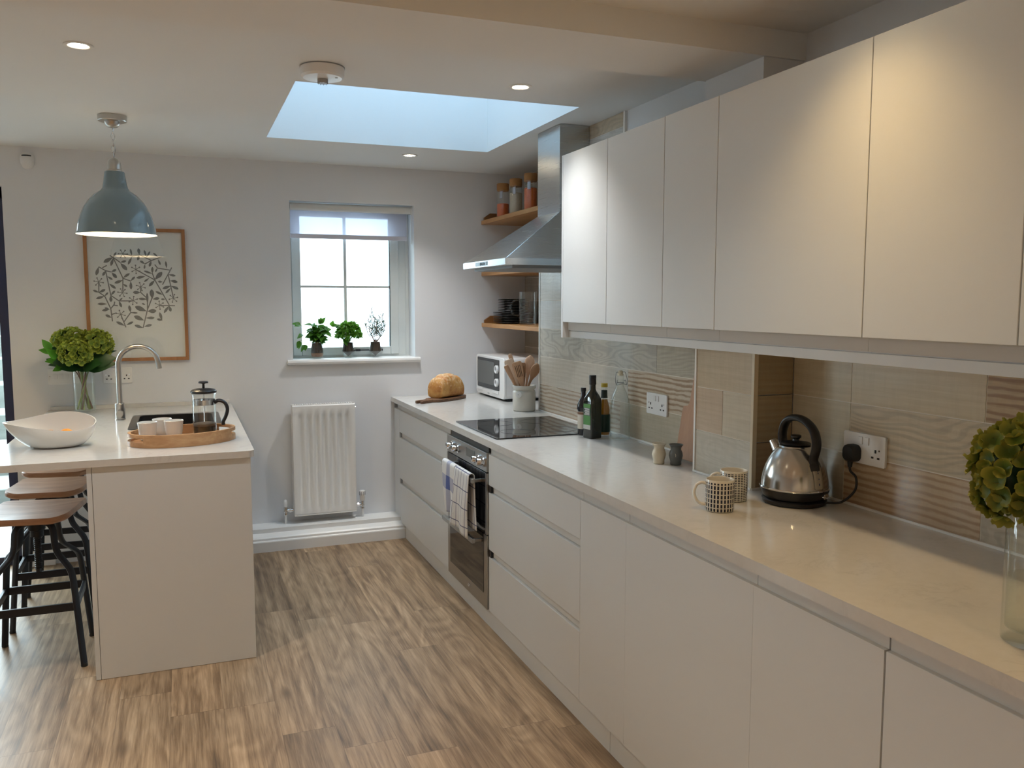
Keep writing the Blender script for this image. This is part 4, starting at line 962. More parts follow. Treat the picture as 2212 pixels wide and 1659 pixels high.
for i, (c, rad, n, sq, lab) in enumerate(heads):
    t = thing('hydrangea', lab, 'flower', (vx, vy, WT+.02), 'hydrangeas in the island vase')
    put('flower_head', hydrangea(c, rad, int(n*1.5), 11+i, sq, .0185), PETAL, t, ang=80)
    put('head_core', B().ball((c[0], c[1], c[2]-.004), (rad*.72*sq[0], rad*.72*sq[1], rad*.72*sq[2]), 14, 8), BIGLEAF, t)
    a = 2.1*i+.4; foot = (vx+.030*math.cos(a), vy+.030*math.sin(a), WT+.018)
    top = (vx-.016*math.cos(a), vy-.016*math.sin(a), WT+.255)
    put('stem', B().tube(smoothpts([foot, (vx+.006*math.cos(a), vy+.006*math.sin(a), WT+.14), top, (c[0], c[1], c[2]-rad*.3)], 6), .0042, 8), STEM, t)
    b = B(); lc = b.bm.loops.layers.float_color.new('col')
    LV = {0: [((vx-.02,vy,1.165),(-1,-.1,.30),.155,.075,.10),((vx-.06,vy+.0,1.20),(-1,-.3,.62),.115,.055,.2),((vx-.05,vy-.02,1.185),(-.9,-.5,.1),.10,.06,.5),((vx-.10,vy-.01,1.235),(-.9,.2,.6),.075,.035,.2)],
          1: [((vx-.0,vy-.02,1.165),(-.35,-.85,.1),.10,.085,.25),((vx-.0,vy-.03,1.16),(.55,-.8,.30),.12,.085,.35),((vx-.01,vy-.02,1.16),(-.8,-.5,-.05),.11,.05,.0)],
          2: [((vx+.01,vy-.02,1.160),(1,-.45,.22),.150,.095,.30),((vx+.04,vy-.03,1.185),(1,-.25,.25),.125,.085,.25),((vx+.05,vy,1.22),(1,.1,.3),.12,.03,.3),((vx,vy,1.165),(.4,.9,.4),.13,.08,.2)]}[i]
    for p, d, L, W, dr_ in LV: leaf(b, lc, p, d, (.1,-1,.45), L*1.08, W*1.1, dr_, R.random())
    put('leaves', b, BIGLEAF, t, ang=80)
extra = thing('leaf_sprig', 'sprig of smooth green leaves sticking out left of the hydrangeas', 'foliage', (vx, vy, WT+.02))
put('stem', B().tube(smoothpts([(vx+.02, vy+.02, WT+.02), (vx-.03, vy, WT+.22), (vx-.11, vy-.02, 1.19), (vx-.155, vy-.02, 1.265)], 6), .0028, 7), STEMB, extra)
b = B(); lc = b.bm.loops.layers.float_color.new('col')
for p, d, L, W in (((vx-.150,vy-.02,1.255),(-.5,-.2,.75),.075,.042),((vx-.145,vy-.02,1.245),(-1,-.1,.25),.07,.035),((vx-.12,vy-.02,1.215),(-.45,-.7,.5),.085,.05),((vx-.125,vy-.02,1.20),(-1,-.3,-.05),.06,.035),((vx-.095,vy-.02,1.165),(-.9,-.4,-.35),.06,.035),((vx-.10,vy-.02,1.18),(-.2,-.7,-.35),.065,.045)):
    leaf(b, lc, p, d, (0,-1,.4), L, W*1.1, .15, R.random())
put('leaves', b, BASIL, extra, ang=80)
for i in range(6):
    a = 1.2+1.05*i; single('loose_stem', B().tube(smoothpts([(vx+.038*math.cos(a), vy+.038*math.sin(a), WT+.02), (vx+.01*math.cos(a+1), vy+.01*math.sin(a+1), WT+.13), (vx-.030*math.cos(a), vy-.030*math.sin(a), WT+.25)], 6), .0042, 8), STEMB if i % 2 else STEM, 'bare flower stem crossing the others inside the island vase', 'stem', (vx, vy, WT+.02), 'bare stems in the island vase')

# oval tray
TX, TY, ta = -1.279, -1.435, math.radians(14); TA, TB = .228, .165
tr = thing('tray', 'oval wooden tray with slot handles at the island corner', 'tray', (TX, TY, WT+.0006))
M = Matrix.Translation((TX, TY, WT+.0008)) @ Matrix.Rotation(ta, 4, 'Z')
b = B(); n = 72
def oval(a_, b_, z): return [M @ Vector((a_*math.cos(2*PI*i/n), b_*math.sin(2*PI*i/n), z)) for i in range(n)]
b.skin([b.ring(oval(TA-.010, TB-.010, .0)), b.ring(oval(TA-.010, TB-.010, .012))]); put('base', b, TRAYW, tr)
b = B(); H = .054
# rim wall with a slot handle cut through at each end
lv = [0, .021, .040, H]; wo, wi = [], []
for i in range(n):
    c_, s_ = math.cos(2*PI*i/n), math.sin(2*PI*i/n)
    wo.append([b.bm.verts.new(M @ Vector((TA*c_, TB*s_, z))) for z in lv]); wi.append([b.bm.verts.new(M @ Vector(((TA-.013)*c_, (TB-.013)*s_, z))) for z in lv])
slot = lambda i: abs(math.cos(2*PI*(i+.5)/n)) > .84
for i in range(n):
    j = (i+1) % n; F_ = b.bm.faces.new
    for k in range(3):
        if k == 1 and slot(i): continue
        F_((wo[i][k], wo[j][k], wo[j][k+1], wo[i][k+1])); F_((wi[j][k], wi[i][k], wi[i][k+1], wi[j][k+1]))
    F_((wo[i][3], wo[j][3], wi[j][3], wi[i][3])); F_((wi[i][0], wi[j][0], wo[j][0], wo[i][0]))
    if slot(i):
        F_((wo[i][1], wo[j][1], wi[j][1], wi[i][1])); F_((wi[i][2], wi[j][2], wo[j][2], wo[i][2]))
        if not slot(i-1): F_((wo[i][1], wi[i][1], wi[i][2], wo[i][2]))
        if not slot(j): F_((wi[j][1], wo[j][1], wo[j][2], wi[j][2]))
put('rim', b, TRAYW, tr, ang=30)
zt = WT+.0008+.0122
cup0 = None
for x, y, lab in ((-1.424, -1.43, 'white handleless cup at the left end of the oval tray'), (-1.366, -1.335, 'white handleless cup standing behind the other two on the tray'), (-1.316, -1.41, 'white handleless cup in the middle of the tray, next to the cafetiere')):
    if not cup0:
        b = B().lathe([(0,.0),(.026,0),(.031,.004),(.036,.030),(.0405,.074),(.042,.080),(.0405,.081),(.039,.078),(.034,.032),(.028,.010),(0,.008)], (0,0,0), 36)
        cup0 = single('cup', b, CERAM, lab, 'cup', (x, y, zt), 'white cups on the tray', world=False, ang=50)
    else:
        c = cup0.copy(); COL.objects.link(c); c.location = (x, y, zt); c['label'] = lab
cf = thing('cafetiere', 'glass cafetiere with black lid and handle, coffee in the bottom', 'cafetiere', (-1.185, -1.375, zt))
cx_, cy_ = -1.185, -1.375
put('beaker', B().lathe([(0,0),(.048,0),(.051,.003),(.051,.180),(.0545,.192),(.0525,.192),(.0492,.180),(.0492,.004),(0,.003)], (cx_, cy_, zt), 40), GLASS, cf, ang=60)
put('coffee', B().lathe([(0,.0035),(.0482,.0045),(.0488,.006),(.0488,.046),(0,.046)], (cx_, cy_, zt), 36), plain('black coffee', (.008,.004,.002), .08), cf)
put('coffee_foam', B().lathe([(0,.0465),(.0487,.0465),(.0487,.056),(.04,.059),(0,.060)], (cx_, cy_, zt), 36), plain('coffee foam', (.12,.085,.06), .6, var=.5, vs=200), cf)
lid = put('lid', B().lathe([(0,.194),(.050,.194),(.0565,.198),(.0565,.205),(.050,.211),(.03,.216),(0,.217)], (cx_, cy_, zt), 40), DARK, cf)
put('plunger_knob', B().lathe([(0,.216),(.006,.216),(.005,.236),(.012,.239),(.021,.240),(.022,.245),(.019,.249),(0,.250)], (cx_, cy_, zt), 24), DARK, lid)
put('plunger_rod', B().cyl((cx_, cy_, zt+.058), (cx_, cy_, zt+.2), .0022, n=8), CHROME, cf)
put('steel_band', B().lathe([(.0492,.142),(.0487,.142),(.0487,.165),(.0492,.165),(.0492,.142)], (cx_, cy_, zt), 40), CHROME, cf)
hp = [(cx_+.046, cy_-.012, zt+.152), (cx_+.064, cy_-.016, zt+.160), (cx_+.088, cy_-.022, zt+.150), (cx_+.099, cy_-.025, zt+.122), (cx_+.092, cy_-.024, zt+.090), (cx_+.080, cy_-.021, zt+.064), (cx_+.080, cy_-.021, zt+.048)]
put('handle', B().tube(smoothpts(hp, 6), 1, 10, flat=(.0105, .0085, (0,1,0))), DARK, cf)

# ------------------------------------------------------------------ herbs on the window sill
def herb_pot(lab, x, y, hexa_=False, gravel=False):
    t = thing('herb_pot', lab, 'potted herb', (x, y, 1.1585), 'herbs in glass pots on the sill')
    if hexa_: pr = [(0,0),(.022,0),(.026,.003),(.043,.042),(.038,.070),(.033,.108)]; n_ = 9
    else: pr = [(0,0),(.024,0),(.027,.003),(.039,.018),(.0425,.040),(.040,.070),(.034,.108)]; n_ = 32
    zz_ = 1.1585
    inn = [(max(0, r_-.0035), z+(.009 if z < .01 else 0)) for r_, z in pr]
    put('glass', B().lathe(pr+[(r_, z) for r_, z in inn[::-1]], (x, y, zz_), n_), GLASS, t, ang=60 if not hexa_ else 20)
    so = [(0,.010)]+[(r_-.0008, z) for r_, z in inn if z > .012 and z < .1]+[(.030,.100),(0,.103)]
    put('soil', B().lathe(so, (x, y, zz_), 28), SOIL, t)
    if gravel: put('gravel', B().lathe([(0,.0098),(.0325,.012),(.0366,.018),(.0394,.034),(.037,.036),(0,.036)], (x, y, zz_), 28), GRAVEL, t)
    return t
hy = .070; rb = random.Random(21)
t = herb_pot('basil plant with broad leaves in a round glass pot, left on the window sill', -.462, hy, gravel=True)
b = B(); lc = b.bm.loops.layers.float_color.new('col'); sb = B(); zs = 1.26
for i in range(17):
    a = rb.uniform(0, 2*PI); o = rb.uniform(.0, .02); h_ = rb.uniform(.045, .115); sp_ = rb.uniform(.015, .070)
    p0 = Vector((-.462+o*math.cos(a), hy+o*math.sin(a), zs-.005)); p1 = Vector((-.462+sp_*math.cos(a)*1.2, hy+sp_*math.sin(a)*.7-.008, zs+h_))
    sb.tube(smoothpts([p0, (p0+p1)/2+Vector((0,0,.015)), p1], 5), .0016, 6)
    for k in range(9):
        f = .2+.8*k/8; p = p0.lerp(p1, f); aa = rb.uniform(0, 2*PI)
        leaf(b, lc, p, (math.cos(aa), math.sin(aa)*.8-.1, rb.uniform(-.35, .6)), (rb.uniform(-.7,.7),-.8+rb.uniform(-.4,.6),.8), rb.uniform(.042, .066), rb.uniform(.030, .042), rb.uniform(.1, .5), rb.random(), fold=.3)
for p1, d in (((-.572, hy-.03, zs+.015), (-.35,-.3,-.8)), ((-.565, hy-.02, zs+.115), (-1,-.2,.25)), ((-.555,hy-.03,zs+.055), (-.9,-.3,-.3)), ((-.345,hy-.02,zs+.10), (.8,-.2,.3)), ((-.33,hy-.03,zs+.055), (.9,-.3,-.3)), ((-.315,hy-.02,zs+.06), (.9,-.1,.1)), ((-.30,hy-.03,zs+.02), (.7,-.3,-.5)), ((-.37,hy-.02,zs+.105), (.5,-.3,.5)), ((-.44,hy-.02,zs+.12), (.1,-.3,.9)), ((-.54,hy-.03,zs-.01), (-.4,-.4,-.8))):
    P0 = Vector((-.462, hy, zs)); p1 = Vector(p1); sb.tube(smoothpts([P0, P0.lerp(p1, .5)+Vector((0,0,.02)), p1], 5), .0012, 6)
    for k in range(3): leaf(b, lc, p1, Vector(d)+Vector((rb.uniform(-.5,.5), rb.uniform(-.3,.3), rb.uniform(-.5,.5))), (0,-.8,.7), rb.uniform(.036,.055), rb.uniform(.026,.036), .3, rb.random(), fold=.3)
put('stems', sb, STEM, t); put('leaves', b, BASIL, t, ang=80)
t = herb_pot('curly parsley in a faceted glass pot, middle of the window sill', -.262, hy, True)
b = B(); lc = b.bm.loops.layers.float_color.new('col'); sb = B()
for i in range(85):
    a = rb.uniform(0, 2*PI); e_ = rb.uniform(-.15, 1)
    p1 = Vector((-.258+.072*math.cos(a)*math.cos(e_*1.3), hy-.006+.050*math.sin(a)*math.cos(e_*1.3), zs+.045+.075*math.sin(e_*1.3)))
    p0 = Vector((-.262, hy, zs-.005)); sb.tube([p0, p0.lerp(p1, .5)+Vector((0,0,.012)), p1], .0009, 5)
    for k in range(6):
        d = Vector((rb.uniform(-1,1), rb.uniform(-1,.6), rb.uniform(-.4,1)))
        leaf(b, lc, p1, d, (rb.uniform(-.5,.5), -.7, .8), rb.uniform(.018, .030), rb.uniform(.017, .026), rb.uniform(-.2,.6), rb.random(), n=3, fold=.5)
put('stems', sb, STEM, t); put('leaves', b, PARS, t, ang=80)
t = herb_pot('rosemary with thin grey-green needles in a faceted glass pot, right on the sill', -.083, hy, True)
b = B(); lc = b.bm.loops.layers.float_color.new('col'); sb = B()
for i, (dx, dy, h_) in enumerate(((-.045,-.01,.155),(-.022,.0,.225),(-.008,-.02,.165),(.012,.01,.15),(.028,-.01,.17),(.050,.0,.185),(.062,-.02,.13),(-.062,-.01,.12),(.005,-.02,.13),(-.03,-.03,.10),(.04,-.03,.10))):
    p0 = Vector((-.083+dx*.12, hy+dy*.2, zs-.005)); p1 = Vector((-.083+dx, hy+dy, zs+h_)); mid_ = p0.lerp(p1, .5)+Vector((dx*.25, 0, 0))
    P = smoothpts([p0, mid_, p1], 10); sb.tube(P, .0019, 6)
    for k in range(6, len(P)):
        for m_ in range(3):
            a = rb.uniform(0, 2*PI); leaf(b, lc, P[k], (math.cos(a)*.8, math.sin(a)*.8, rb.uniform(.4, 1.3)), (math.sin(a), -math.cos(a), .2), rb.uniform(.018, .032), .0048, rb.uniform(-.2,.2), rb.random(), n=2)
put('stems', sb, STEMB, t); put('needles', b, ROSEM, t, ang=80)

# ------------------------------------------------------------------ bread on its board, microwave, crock with utensils
Mb = Matrix.Translation((.262, -.325, WT+.0008)) @ Matrix.Rotation(math.radians(34), 4, 'Z')
b = B(); po = [(.21,-.02),(.225,0),(.21,.06),(.19,.068),(-.10,.062),(-.135,.03),(-.19,.026),(-.235,.030),(-.238,.012),(-.165,.006),(-.165,-.006),(-.238,-.012),(-.235,-.030),(-.19,-.026),(-.135,-.03),(-.10,-.066),(.06,-.070),(.17,-.05)]
b.prism(po, 'z', 0, .018); b.xf(Mb); single('bread_board', b, BOARDW, 'dark wooden paddle board lying under the loaf', 'bread board', (.262, -.325, WT+.0008), bev=.004)
Ml = Mb @ Matrix.Translation((.045, .012, .0185))
lo = thing('bread_loaf', 'crusty golden loaf on the dark board by the back wall', 'bread', (.29, -.29, WT+.019))
b = B(); rg = []; m_ = 48; L_ = .235; crease = {}; CR = {}
for i in range(m_+1):
    u = i/m_; x = -L_/2+L_*u; e_ = (1-abs(2*u-1)**5)**.35 if 0 < u < 1 else .15
    lobes = .015*abs(math.sin(u*PI*4.0+.35))**.7; ring_ = []
    hw = .064*(.90+.10*e_); hh = (.075+.060*math.sin(PI*(.12+.76*u))**.8)*(.55+.45*e_)+lobes
    for k in range(24):
        a = 2*PI*k/24; c_, s_ = math.cos(a), math.sin(a)
        y = hw*math.copysign(abs(c_)**.55, c_)*(1.0 if s_ < .2 else 1.0-.10*(s_-.2)); z = hh*.5+hh*.5*math.copysign(abs(s_)**(.45 if s_ < 0 else .85), s_)
        cr_ = max(0, s_)*(1-abs(math.sin(u*PI*4.0+.35))**.5)
        ring_.append(Ml @ Vector((x*(1 if 0 < i < m_ else .985), y*(1 if 0 < i < m_ else .8), max(0, z if 0 < i < m_ else .012+z*.82))))
        crease[len(ring_)-1] = cr_
    vs_ = b.ring(ring_); rg.append(vs_)
    for k, v_ in enumerate(vs_): CR[v_] = crease[k]
b.skin(rg)
lc = b.bm.loops.layers.float_color.new('col')
for fc in b.bm.faces:
    for l in fc.loops: l[lc] = (CR.get(l.vert, 0),)*3+(1,)
tm = NT('bread crust'); co = tm.coord(); n1 = tm.noise(co, 16, 4, .6); n2 = tm.noise(co, 60, 3); xyz = tm.n('ShaderNodeSeparateXYZ'); tc = tm.n('ShaderNodeTexCoord'); tm.t.links.new(tc.outputs['Object'], xyz.inputs[0])
cc = tm.ramp(n1, [(.3, (.62,.36,.12)), (.5, (.50,.25,.065)), (.68, (.34,.13,.03))]); fl = tm.math('MULTIPLY', tm.ramp(tm.math('ADD', n2, tm.math('MULTIPLY', xyz.outputs[2], 2.6)), [(.72, (0,0,0)), (.95, (1,1,1))]), .6)
cc = tm.mix(fl, cc, (.78,.62,.42)); vc_ = tm.n('ShaderNodeVertexColor'); vc_.layer_name = 'col'; sc_ = tm.n('ShaderNodeSeparateColor'); tm.t.links.new(vc_.outputs[0], sc_.inputs[0]); cc = tm.mix(tm.math('MULTIPLY', sc_.outputs[0], 1.1), cc, (.52,.19,.035)); tm.bsdf(base=cc, rough=.7, normal=tm.bump(n2, .35, .003))
put('crust', b, tm.m, lo, sub=1, ang=180)
mw = thing('microwave', 'white microwave with black glass door and two dials in the alcove', 'microwave', (.76, -.295, WT+.0008))
mx0, mx1, my0, my1, mz0, mz1 = .585, .935, -.562, -.028, .914, 1.172
b = B().prism(rrect(my1-my0, mz1-mz0, .030, 6, (my0+my1)/2, (mz0+mz1)/2), 'x', mx0+.018, mx1); put('casing', b, PLAST, mw, bev=.002)
b = B().prism(rrect(my1-my0+.002, mz1-mz0+.002, .030, 6, (my0+my1)/2, (mz0+mz1)/2), 'x', mx0, mx0+.019); fp = put('front_frame', b, PLAST, mw, bev=.006, seg=3)
put('door_glass', B().prism(rrect(.415, .196, .006, 3, -.272, 1.058), 'x', mx0-.003, mx0+.003), plain('microwave door', (.012,.013,.014), .12), fp)
put('door_window', B().prism(rrect(.325, .150, .012, 4, -.228, 1.062), 'x', mx0-.0042, mx0-.002), plain('microwave mesh', (.11,.115,.115), .35), fp)
b = B(); 
for ya, yb in ((-.170, -.065), (-.470, -.360)): b.box(mx0-.006, mx0, ya, yb, .938, .958)
put('lower_trim', b, PLAST, fp, bev=.003)
for z in (1.096, 1.012):
    k = put('dial', B().lathe([(.020,0),(.026,0),(.026,-.012),(.024,-.014),(.019,-.014),(.018,-.003)], (mx0-.003, -.449, z), 28, 'x'), PLAST, fp)
    put('dial_centre', B().lathe([(0,-.006),(.019,-.006),(.019,0),(0,0)], (mx0-.003, -.449, z), 24, 'x'), PLASTG, k)
put('badge', B().box(mx0-.0012, mx0, -.292, -.258, .926, .931), PLASTG, fp)
for x, y in ((.64,-.52),(.64,-.07),(.90,-.52),(.90,-.07)): put('foot', B().cyl((x, y, WT+.001), (x, y, .915), .016, n=16), DARK, mw)
put('underside', B().box(mx0+.03, mx1-.01, my0+.02, my1-.02, .908, .915), DARK, mw)

CX, CY = .548, -.985
cr = thing('utensil_crock', 'cream ceramic crock of wooden utensils behind the hob', 'crock', (CX, CY, WT+.0008))
put('crock_body', B().lathe([(0,0),(.060,0),(.064,.004),(.066,.010),(.066,.105),(.062,.116),(.058,.119),(.060,.124),(.0665,.130),(.068,.143),(.066,.146),(.062,.146),(.057,.132),(.057,.012),(0,.010)], (CX, CY, WT+.0008), 48), plain('cream crock glaze', (.62,.61,.56), .2, var=.02), cr, ang=50)
tg = B().lathe([(0,0),(.018,0),(.018,.002),(0,.002)], (0,0,0), 24); tg.xf(Matrix.Translation((CX-.052, CY-.046, WT+.098)) @ Matrix.Rotation(.72, 4, 'Z') @ Matrix.Rotation(-PI/2, 4, 'Y') @ Matrix.Rotation(.15, 4, 'X')); tag_ = put('hanging_tag', tg, PLAST, cr)
put('tag_writing', B().tube([K_ for K_ in [Vector((CX-.0535-.0012-.0035*t_*.66, CY-.0475-.0012+.0035*t_*.75+.010*(t_-.5), WT+.0975+.0016*math.sin(t_*22))) for t_ in [i_/16 for i_ in range(17)]]], .0005, 5), DARK, tag_)
put('string', B().tube(smoothpts([(CX-.049, CY-.044, WT+.122), (CX-.053, CY-.047, WT+.116), (CX-.053, CY-.0468, WT+.110)], 4), .0008, 5), PLASTG, tag_)
def utensil(name, lab, head, foot, kind, mat, w=.045):
    """flat or spoon-shaped wooden tool from the crock floor to its tip"""
    f, h_ = Vector(foot), Vector(head); d = (h_-f).normalized(); L = (h_-f).length
    vd = Vector((.29,.956,0)); side = d.cross(vd).normalized(); nn = side.cross(d).normalized(); b = B()
    if kind == 'spoon':
        prof = [(0,.005),(.55,.0062),(.66,.009),(.72,.018),(.79,.026),(.86,.0285),(.93,.024),(.975,.014),(1,.003)]
    elif kind == 'turner':
        prof = [(0,.006),(.45,.007),(.58,.012),(.72,.021),(.90,.0245),(.97,.025),(1,.020)]
    else:
        prof = [(0,.006),(.55,.007),(.70,.012),(.95,.0155),(1,.013)]
    rg = []
    for u, hw in prof:
        c = f+d*(L*u); th = .0045 if kind != 'spoon' else (.005 if u < .7 else .008); dish = -nn*(.006*math.sin(max(0, (u-.6)/.4)*PI)) if kind == 'spoon' else Vector((0,0,0))
        hw *= w/.045
        rg.append(b.ring([c+dish+side*(hw*math.cos(2*PI*k/14))+nn*(th*math.sin(2*PI*k/14)) for k in range(14)]))
    b.skin(rg)
    o = single(name, b, mat, lab, 'utensil', tuple(foot), 'wooden utensils in the crock', ang=60, sub=1)
    return o, f, d, L, side, nn
FZ = WT+.014; us = []
us.append(utensil('spatula', 'pale flat spatula leaning furthest left in the crock', (CX-.118, CY-.01, 1.165), (CX+.02, CY+.012, FZ), 'flat', BEECH))
us.append(utensil('spatula', 'pale smooth turner behind the slotted one in the crock', (CX-.088, CY+.030, 1.195), (CX+.020, CY+.028, FZ), 'turner', wood('pale utensil wood', (.66,.52,.38), (.72,.58,.45), (.78,.66,.53), 'z', 4, .5, 5), .05))
us.append(utensil('slotted_turner', 'pale slotted turner in the middle left of the crock', (CX-.060, CY-.028, 1.185), (CX+.022, CY-.010, FZ), 'turner', BEECH, .055))
us.append(utensil('spatula', 'narrow orange-toned spatula tip rising at the back of the crock', (CX-.068, CY+.055, 1.225), (CX+.020, CY+.015, FZ), 'flat', BEECH, .04))
us.append(utensil('slotted_turner', 'darker slotted turner in the centre of the crock', (CX-.012, CY+.018, 1.175), (CX+.002, CY-.006, FZ), 'turner', BEECHD, .05))
us.append(utensil('wooden_spoon', 'large pale wooden spoon at the right back of the crock', (CX+.052, CY+.030, 1.215), (CX-.010, CY-.004, FZ), 'spoon', BEECH, .050))
us.append(utensil('wooden_spoon', 'darker wooden spoon leaning furthest right in the crock', (CX+.072, CY-.030, 1.172), (CX-.028, CY+.010, FZ), 'spoon', BEECHD, .045))
for ix in (2, 4):
    o, f, d, L, side, nn = us[ix]; b = B()
    for k in (-1.5, -.5, .5, 1.5):
        p0, p1 = f+d*L*.68+side*(k*.0085), f+d*L*.92+side*(k*.0095)
        b.tube([p0-nn*.0043, p1-nn*.0043], .0016, 6)
    put('slots', b, plain('slot shadow wood', (.10,.05,.025), .8), o)

# ------------------------------------------------------------------ bottles
def bottle(name, lab, x, y, prof, mat, n=32, ang=50, extra=None, inner=.0025):
    t = thing(name, lab, 'bottle', (x, y, WT+.0008)); z = WT+.0008
    inn = [(max(0, r_-inner), h_+(.004 if i == 0 else 0)) for i, (r_, h_) in enumerate(prof[1:])]
    put('glass', B().lathe(prof+[p for p in inn[::-1]]+[(0, .006)], (x, y, z), n), mat, t, ang=ang)
    return t, z
OLIVE = plain('very dark green bottle', (.008,.010,.004), .06, spec=.6, coat=.5, coatr=.03)
x, y = .470, -2.010
ob = thing('olive_oil_bottle', 'tall square dark green oil bottle with black cap, in front of the others', 'bottle', (x, y, WT+.0008)); z = WT+.0008
b = B(); rg = []
for hw, r_, h_ in ((.029,.004,0),(.031,.006,.003),(.031,.006,.170),(.0305,.010,.182),(.026,.020,.200),(.018,.0175,.214),(.0145,.0144,.224),(.0140,.0139,.270)):
    rg.append(b.ring([(x+px, y+py_, z+h_) for px, py_ in rrect(2*hw, 2*hw, min(r_, hw*.999), 5)]))
rotm = Matrix.Translation((x, y, 0)) @ Matrix.Rotation(math.radians(12), 4, 'Z') @ Matrix.Translation((-x, -y, 0))
b.skin(rg); b.xf(rotm); put('glass', b, OLIVE, ob, ang=50)
put('cap', B().lathe([(0,.2705),(.016,.2705),(.0165,.246),(.0155,.246),(.0155,.272),(.0165,.273),(.0165,.286),(.015,.288),(0,.288)], (x, y, z), 28), DARK, ob)
lbl = B(); hw = .0312
def lab_rect(y0_, y1_, z0_, z1_): return B().box(x-hw-.0006, x-hw+.0002, y+y0_, y+y1_, z+z0_, z+z1_).xf(rotm)
put('label', lab_rect(-.024, .026, .062, .158), plain('green label', (.06,.22,.03), .4, var=.2), ob)
put('label', lab_rect(-.024, .026, .042, .062), plain('white label', (.55,.55,.50), .5), ob)
lt = lab_rect(-.023, .025, .105, .140); put('label', lt.xf(Matrix.Translation((-.0004, 0, 0))), plain('dark label band', (.05,.06,.05), .4), ob)
tx_ = B()
for k in range(7): tx_.box(x-hw-.0014, x-hw-.0008, y-.018, y+.020-.004*(k % 3), z+.1085+.0045*k, z+.1105+.0045*k)
put('label_lettering', tx_.xf(rotm), plain('label print', (.75,.75,.72), .5), ob)
x, y = .470, -1.915
t = thing('sauce_bottle', 'small dark bottle half hidden behind the left of the oil bottle', 'bottle', (x, y, WT+.0008))
put('glass', B().lathe([(0,0),(.0245,0),(.026,.003),(.026,.115),(.030,.125),(.030,.140),(.020,.165),(.0115,.180),(.011,.205),(0,.205)], (x, y, z), 28), plain('dark sauce bottle', (.012,.012,.016), .1), t)
put('cap', B().cyl((x, y, z+.2055), (x, y, z+.222), .0125, n=20), DARK, t)
put('label', B().lathe([(.0264,.030),(.0266,.031),(.0266,.110),(.0264,.111)], (x, y, z), 28), plain('cream sauce label', (.55,.52,.45), .6, var=.1), t)
put('label', B().lathe([(.0268,.098),(.0270,.099),(.0270,.108),(.0268,.109)], (x, y, z), 28), plain('brown label band', (.18,.09,.05), .6), t)
x, y = .553, -1.965
t = thing('oil_bottle', 'clear bottle of amber oil with a yellow cap, behind the square bottle', 'bottle', (x, y, WT+.0008))
put('glass', B().lathe([(0,0),(.026,0),(.028,.003),(.028,.120),(.026,.135),(.016,.172),(.0135,.190),(.0135,.226),(.0125,.226),(.0125,.190),(.015,.172),(.025,.135),(.0268,.120),(.0268,.005),(0,.004)], (x, y, z), 28), GLASS, t, ang=50)
put('oil', B().lathe([(0,.0045),(.0262,.0055),(.0262,.118),(.0245,.134),(.0145,.170),(0,.170)], (x, y, z), 28), plain('amber oil', (.42,.17,.012), .12, emis=(0,0,0)), t)
put('cap', B().lathe([(0,.2265),(.0155,.2265),(.016,.228),(.016,.242),(.0145,.2445),(0,.2445)], (x, y, z), 28), plain('yellow cap', (.50,.36,.03), .35), t)
put('label', B().lathe([(.0284,.018),(.0287,.019),(.0287,.100),(.0284,.101)], (x, y, z), 28), plain('dark green label', (.012,.035,.022), .5), t)
put('neck_label', B().lathe([(.0160,.176),(.0146,.190),(.0142,.212),(.0138,.212),(.0142,.190),(.0156,.176)], (x, y, z), 28), plain('dark neck label', (.015,.03,.025), .5), t)
x, y = .573, -2.082
t, z = bottle('glass_bottle', 'empty clear swing-top bottle beside the oil bottles', x, y, [(0,0),(.040,0),(.0455,.005),(.0465,.012),(.0465,.150),(.043,.175),(.030,.212),(.018,.238),(.0155,.250),(.0155,.262),(.0165,.272),(.0155,.285),(.016,.290)], GLASSG)
put('stopper', B().lathe([(0,.289),(.0135,.289),(.0135,.296),(.011,.298),(.012,.306),(.008,.312),(0,.312)], (x, y, z), 24), CREAM, t)
wr_ = B()
for sg in (-1, 1):
    wr_.tube(smoothpts([(x+sg*.010, y+.0, z+.304), (x+sg*.022, y-.003, z+.303), (x+sg*.028, y-.006, z+.283), (x+sg*.030, y-.010, z+.262), (x+sg*.026, y-.012, z+.246)], 5), .0012, 6)
    wr_.tube(smoothpts([(x+sg*.026, y-.012, z+.248), (x+sg*.021, y-.008, z+.268), (x+sg*.017, y, z+.262)], 5), .0012, 6)
wr_.tube([(x+.0168*math.cos(2*PI*k/20), y+.0168*math.sin(2*PI*k/20), z+.2565) for k in range(20)], .0012, 6, closed=True)
wr_.tube(smoothpts([(x-.026, y-.012, z+.247), (x, y-.024, z+.253), (x+.026, y-.012, z+.247)], 6), .0012, 6)
put('wire_clasp', wr_, plain('grey wire', (.25,.25,.25), .35, 1.0), t)

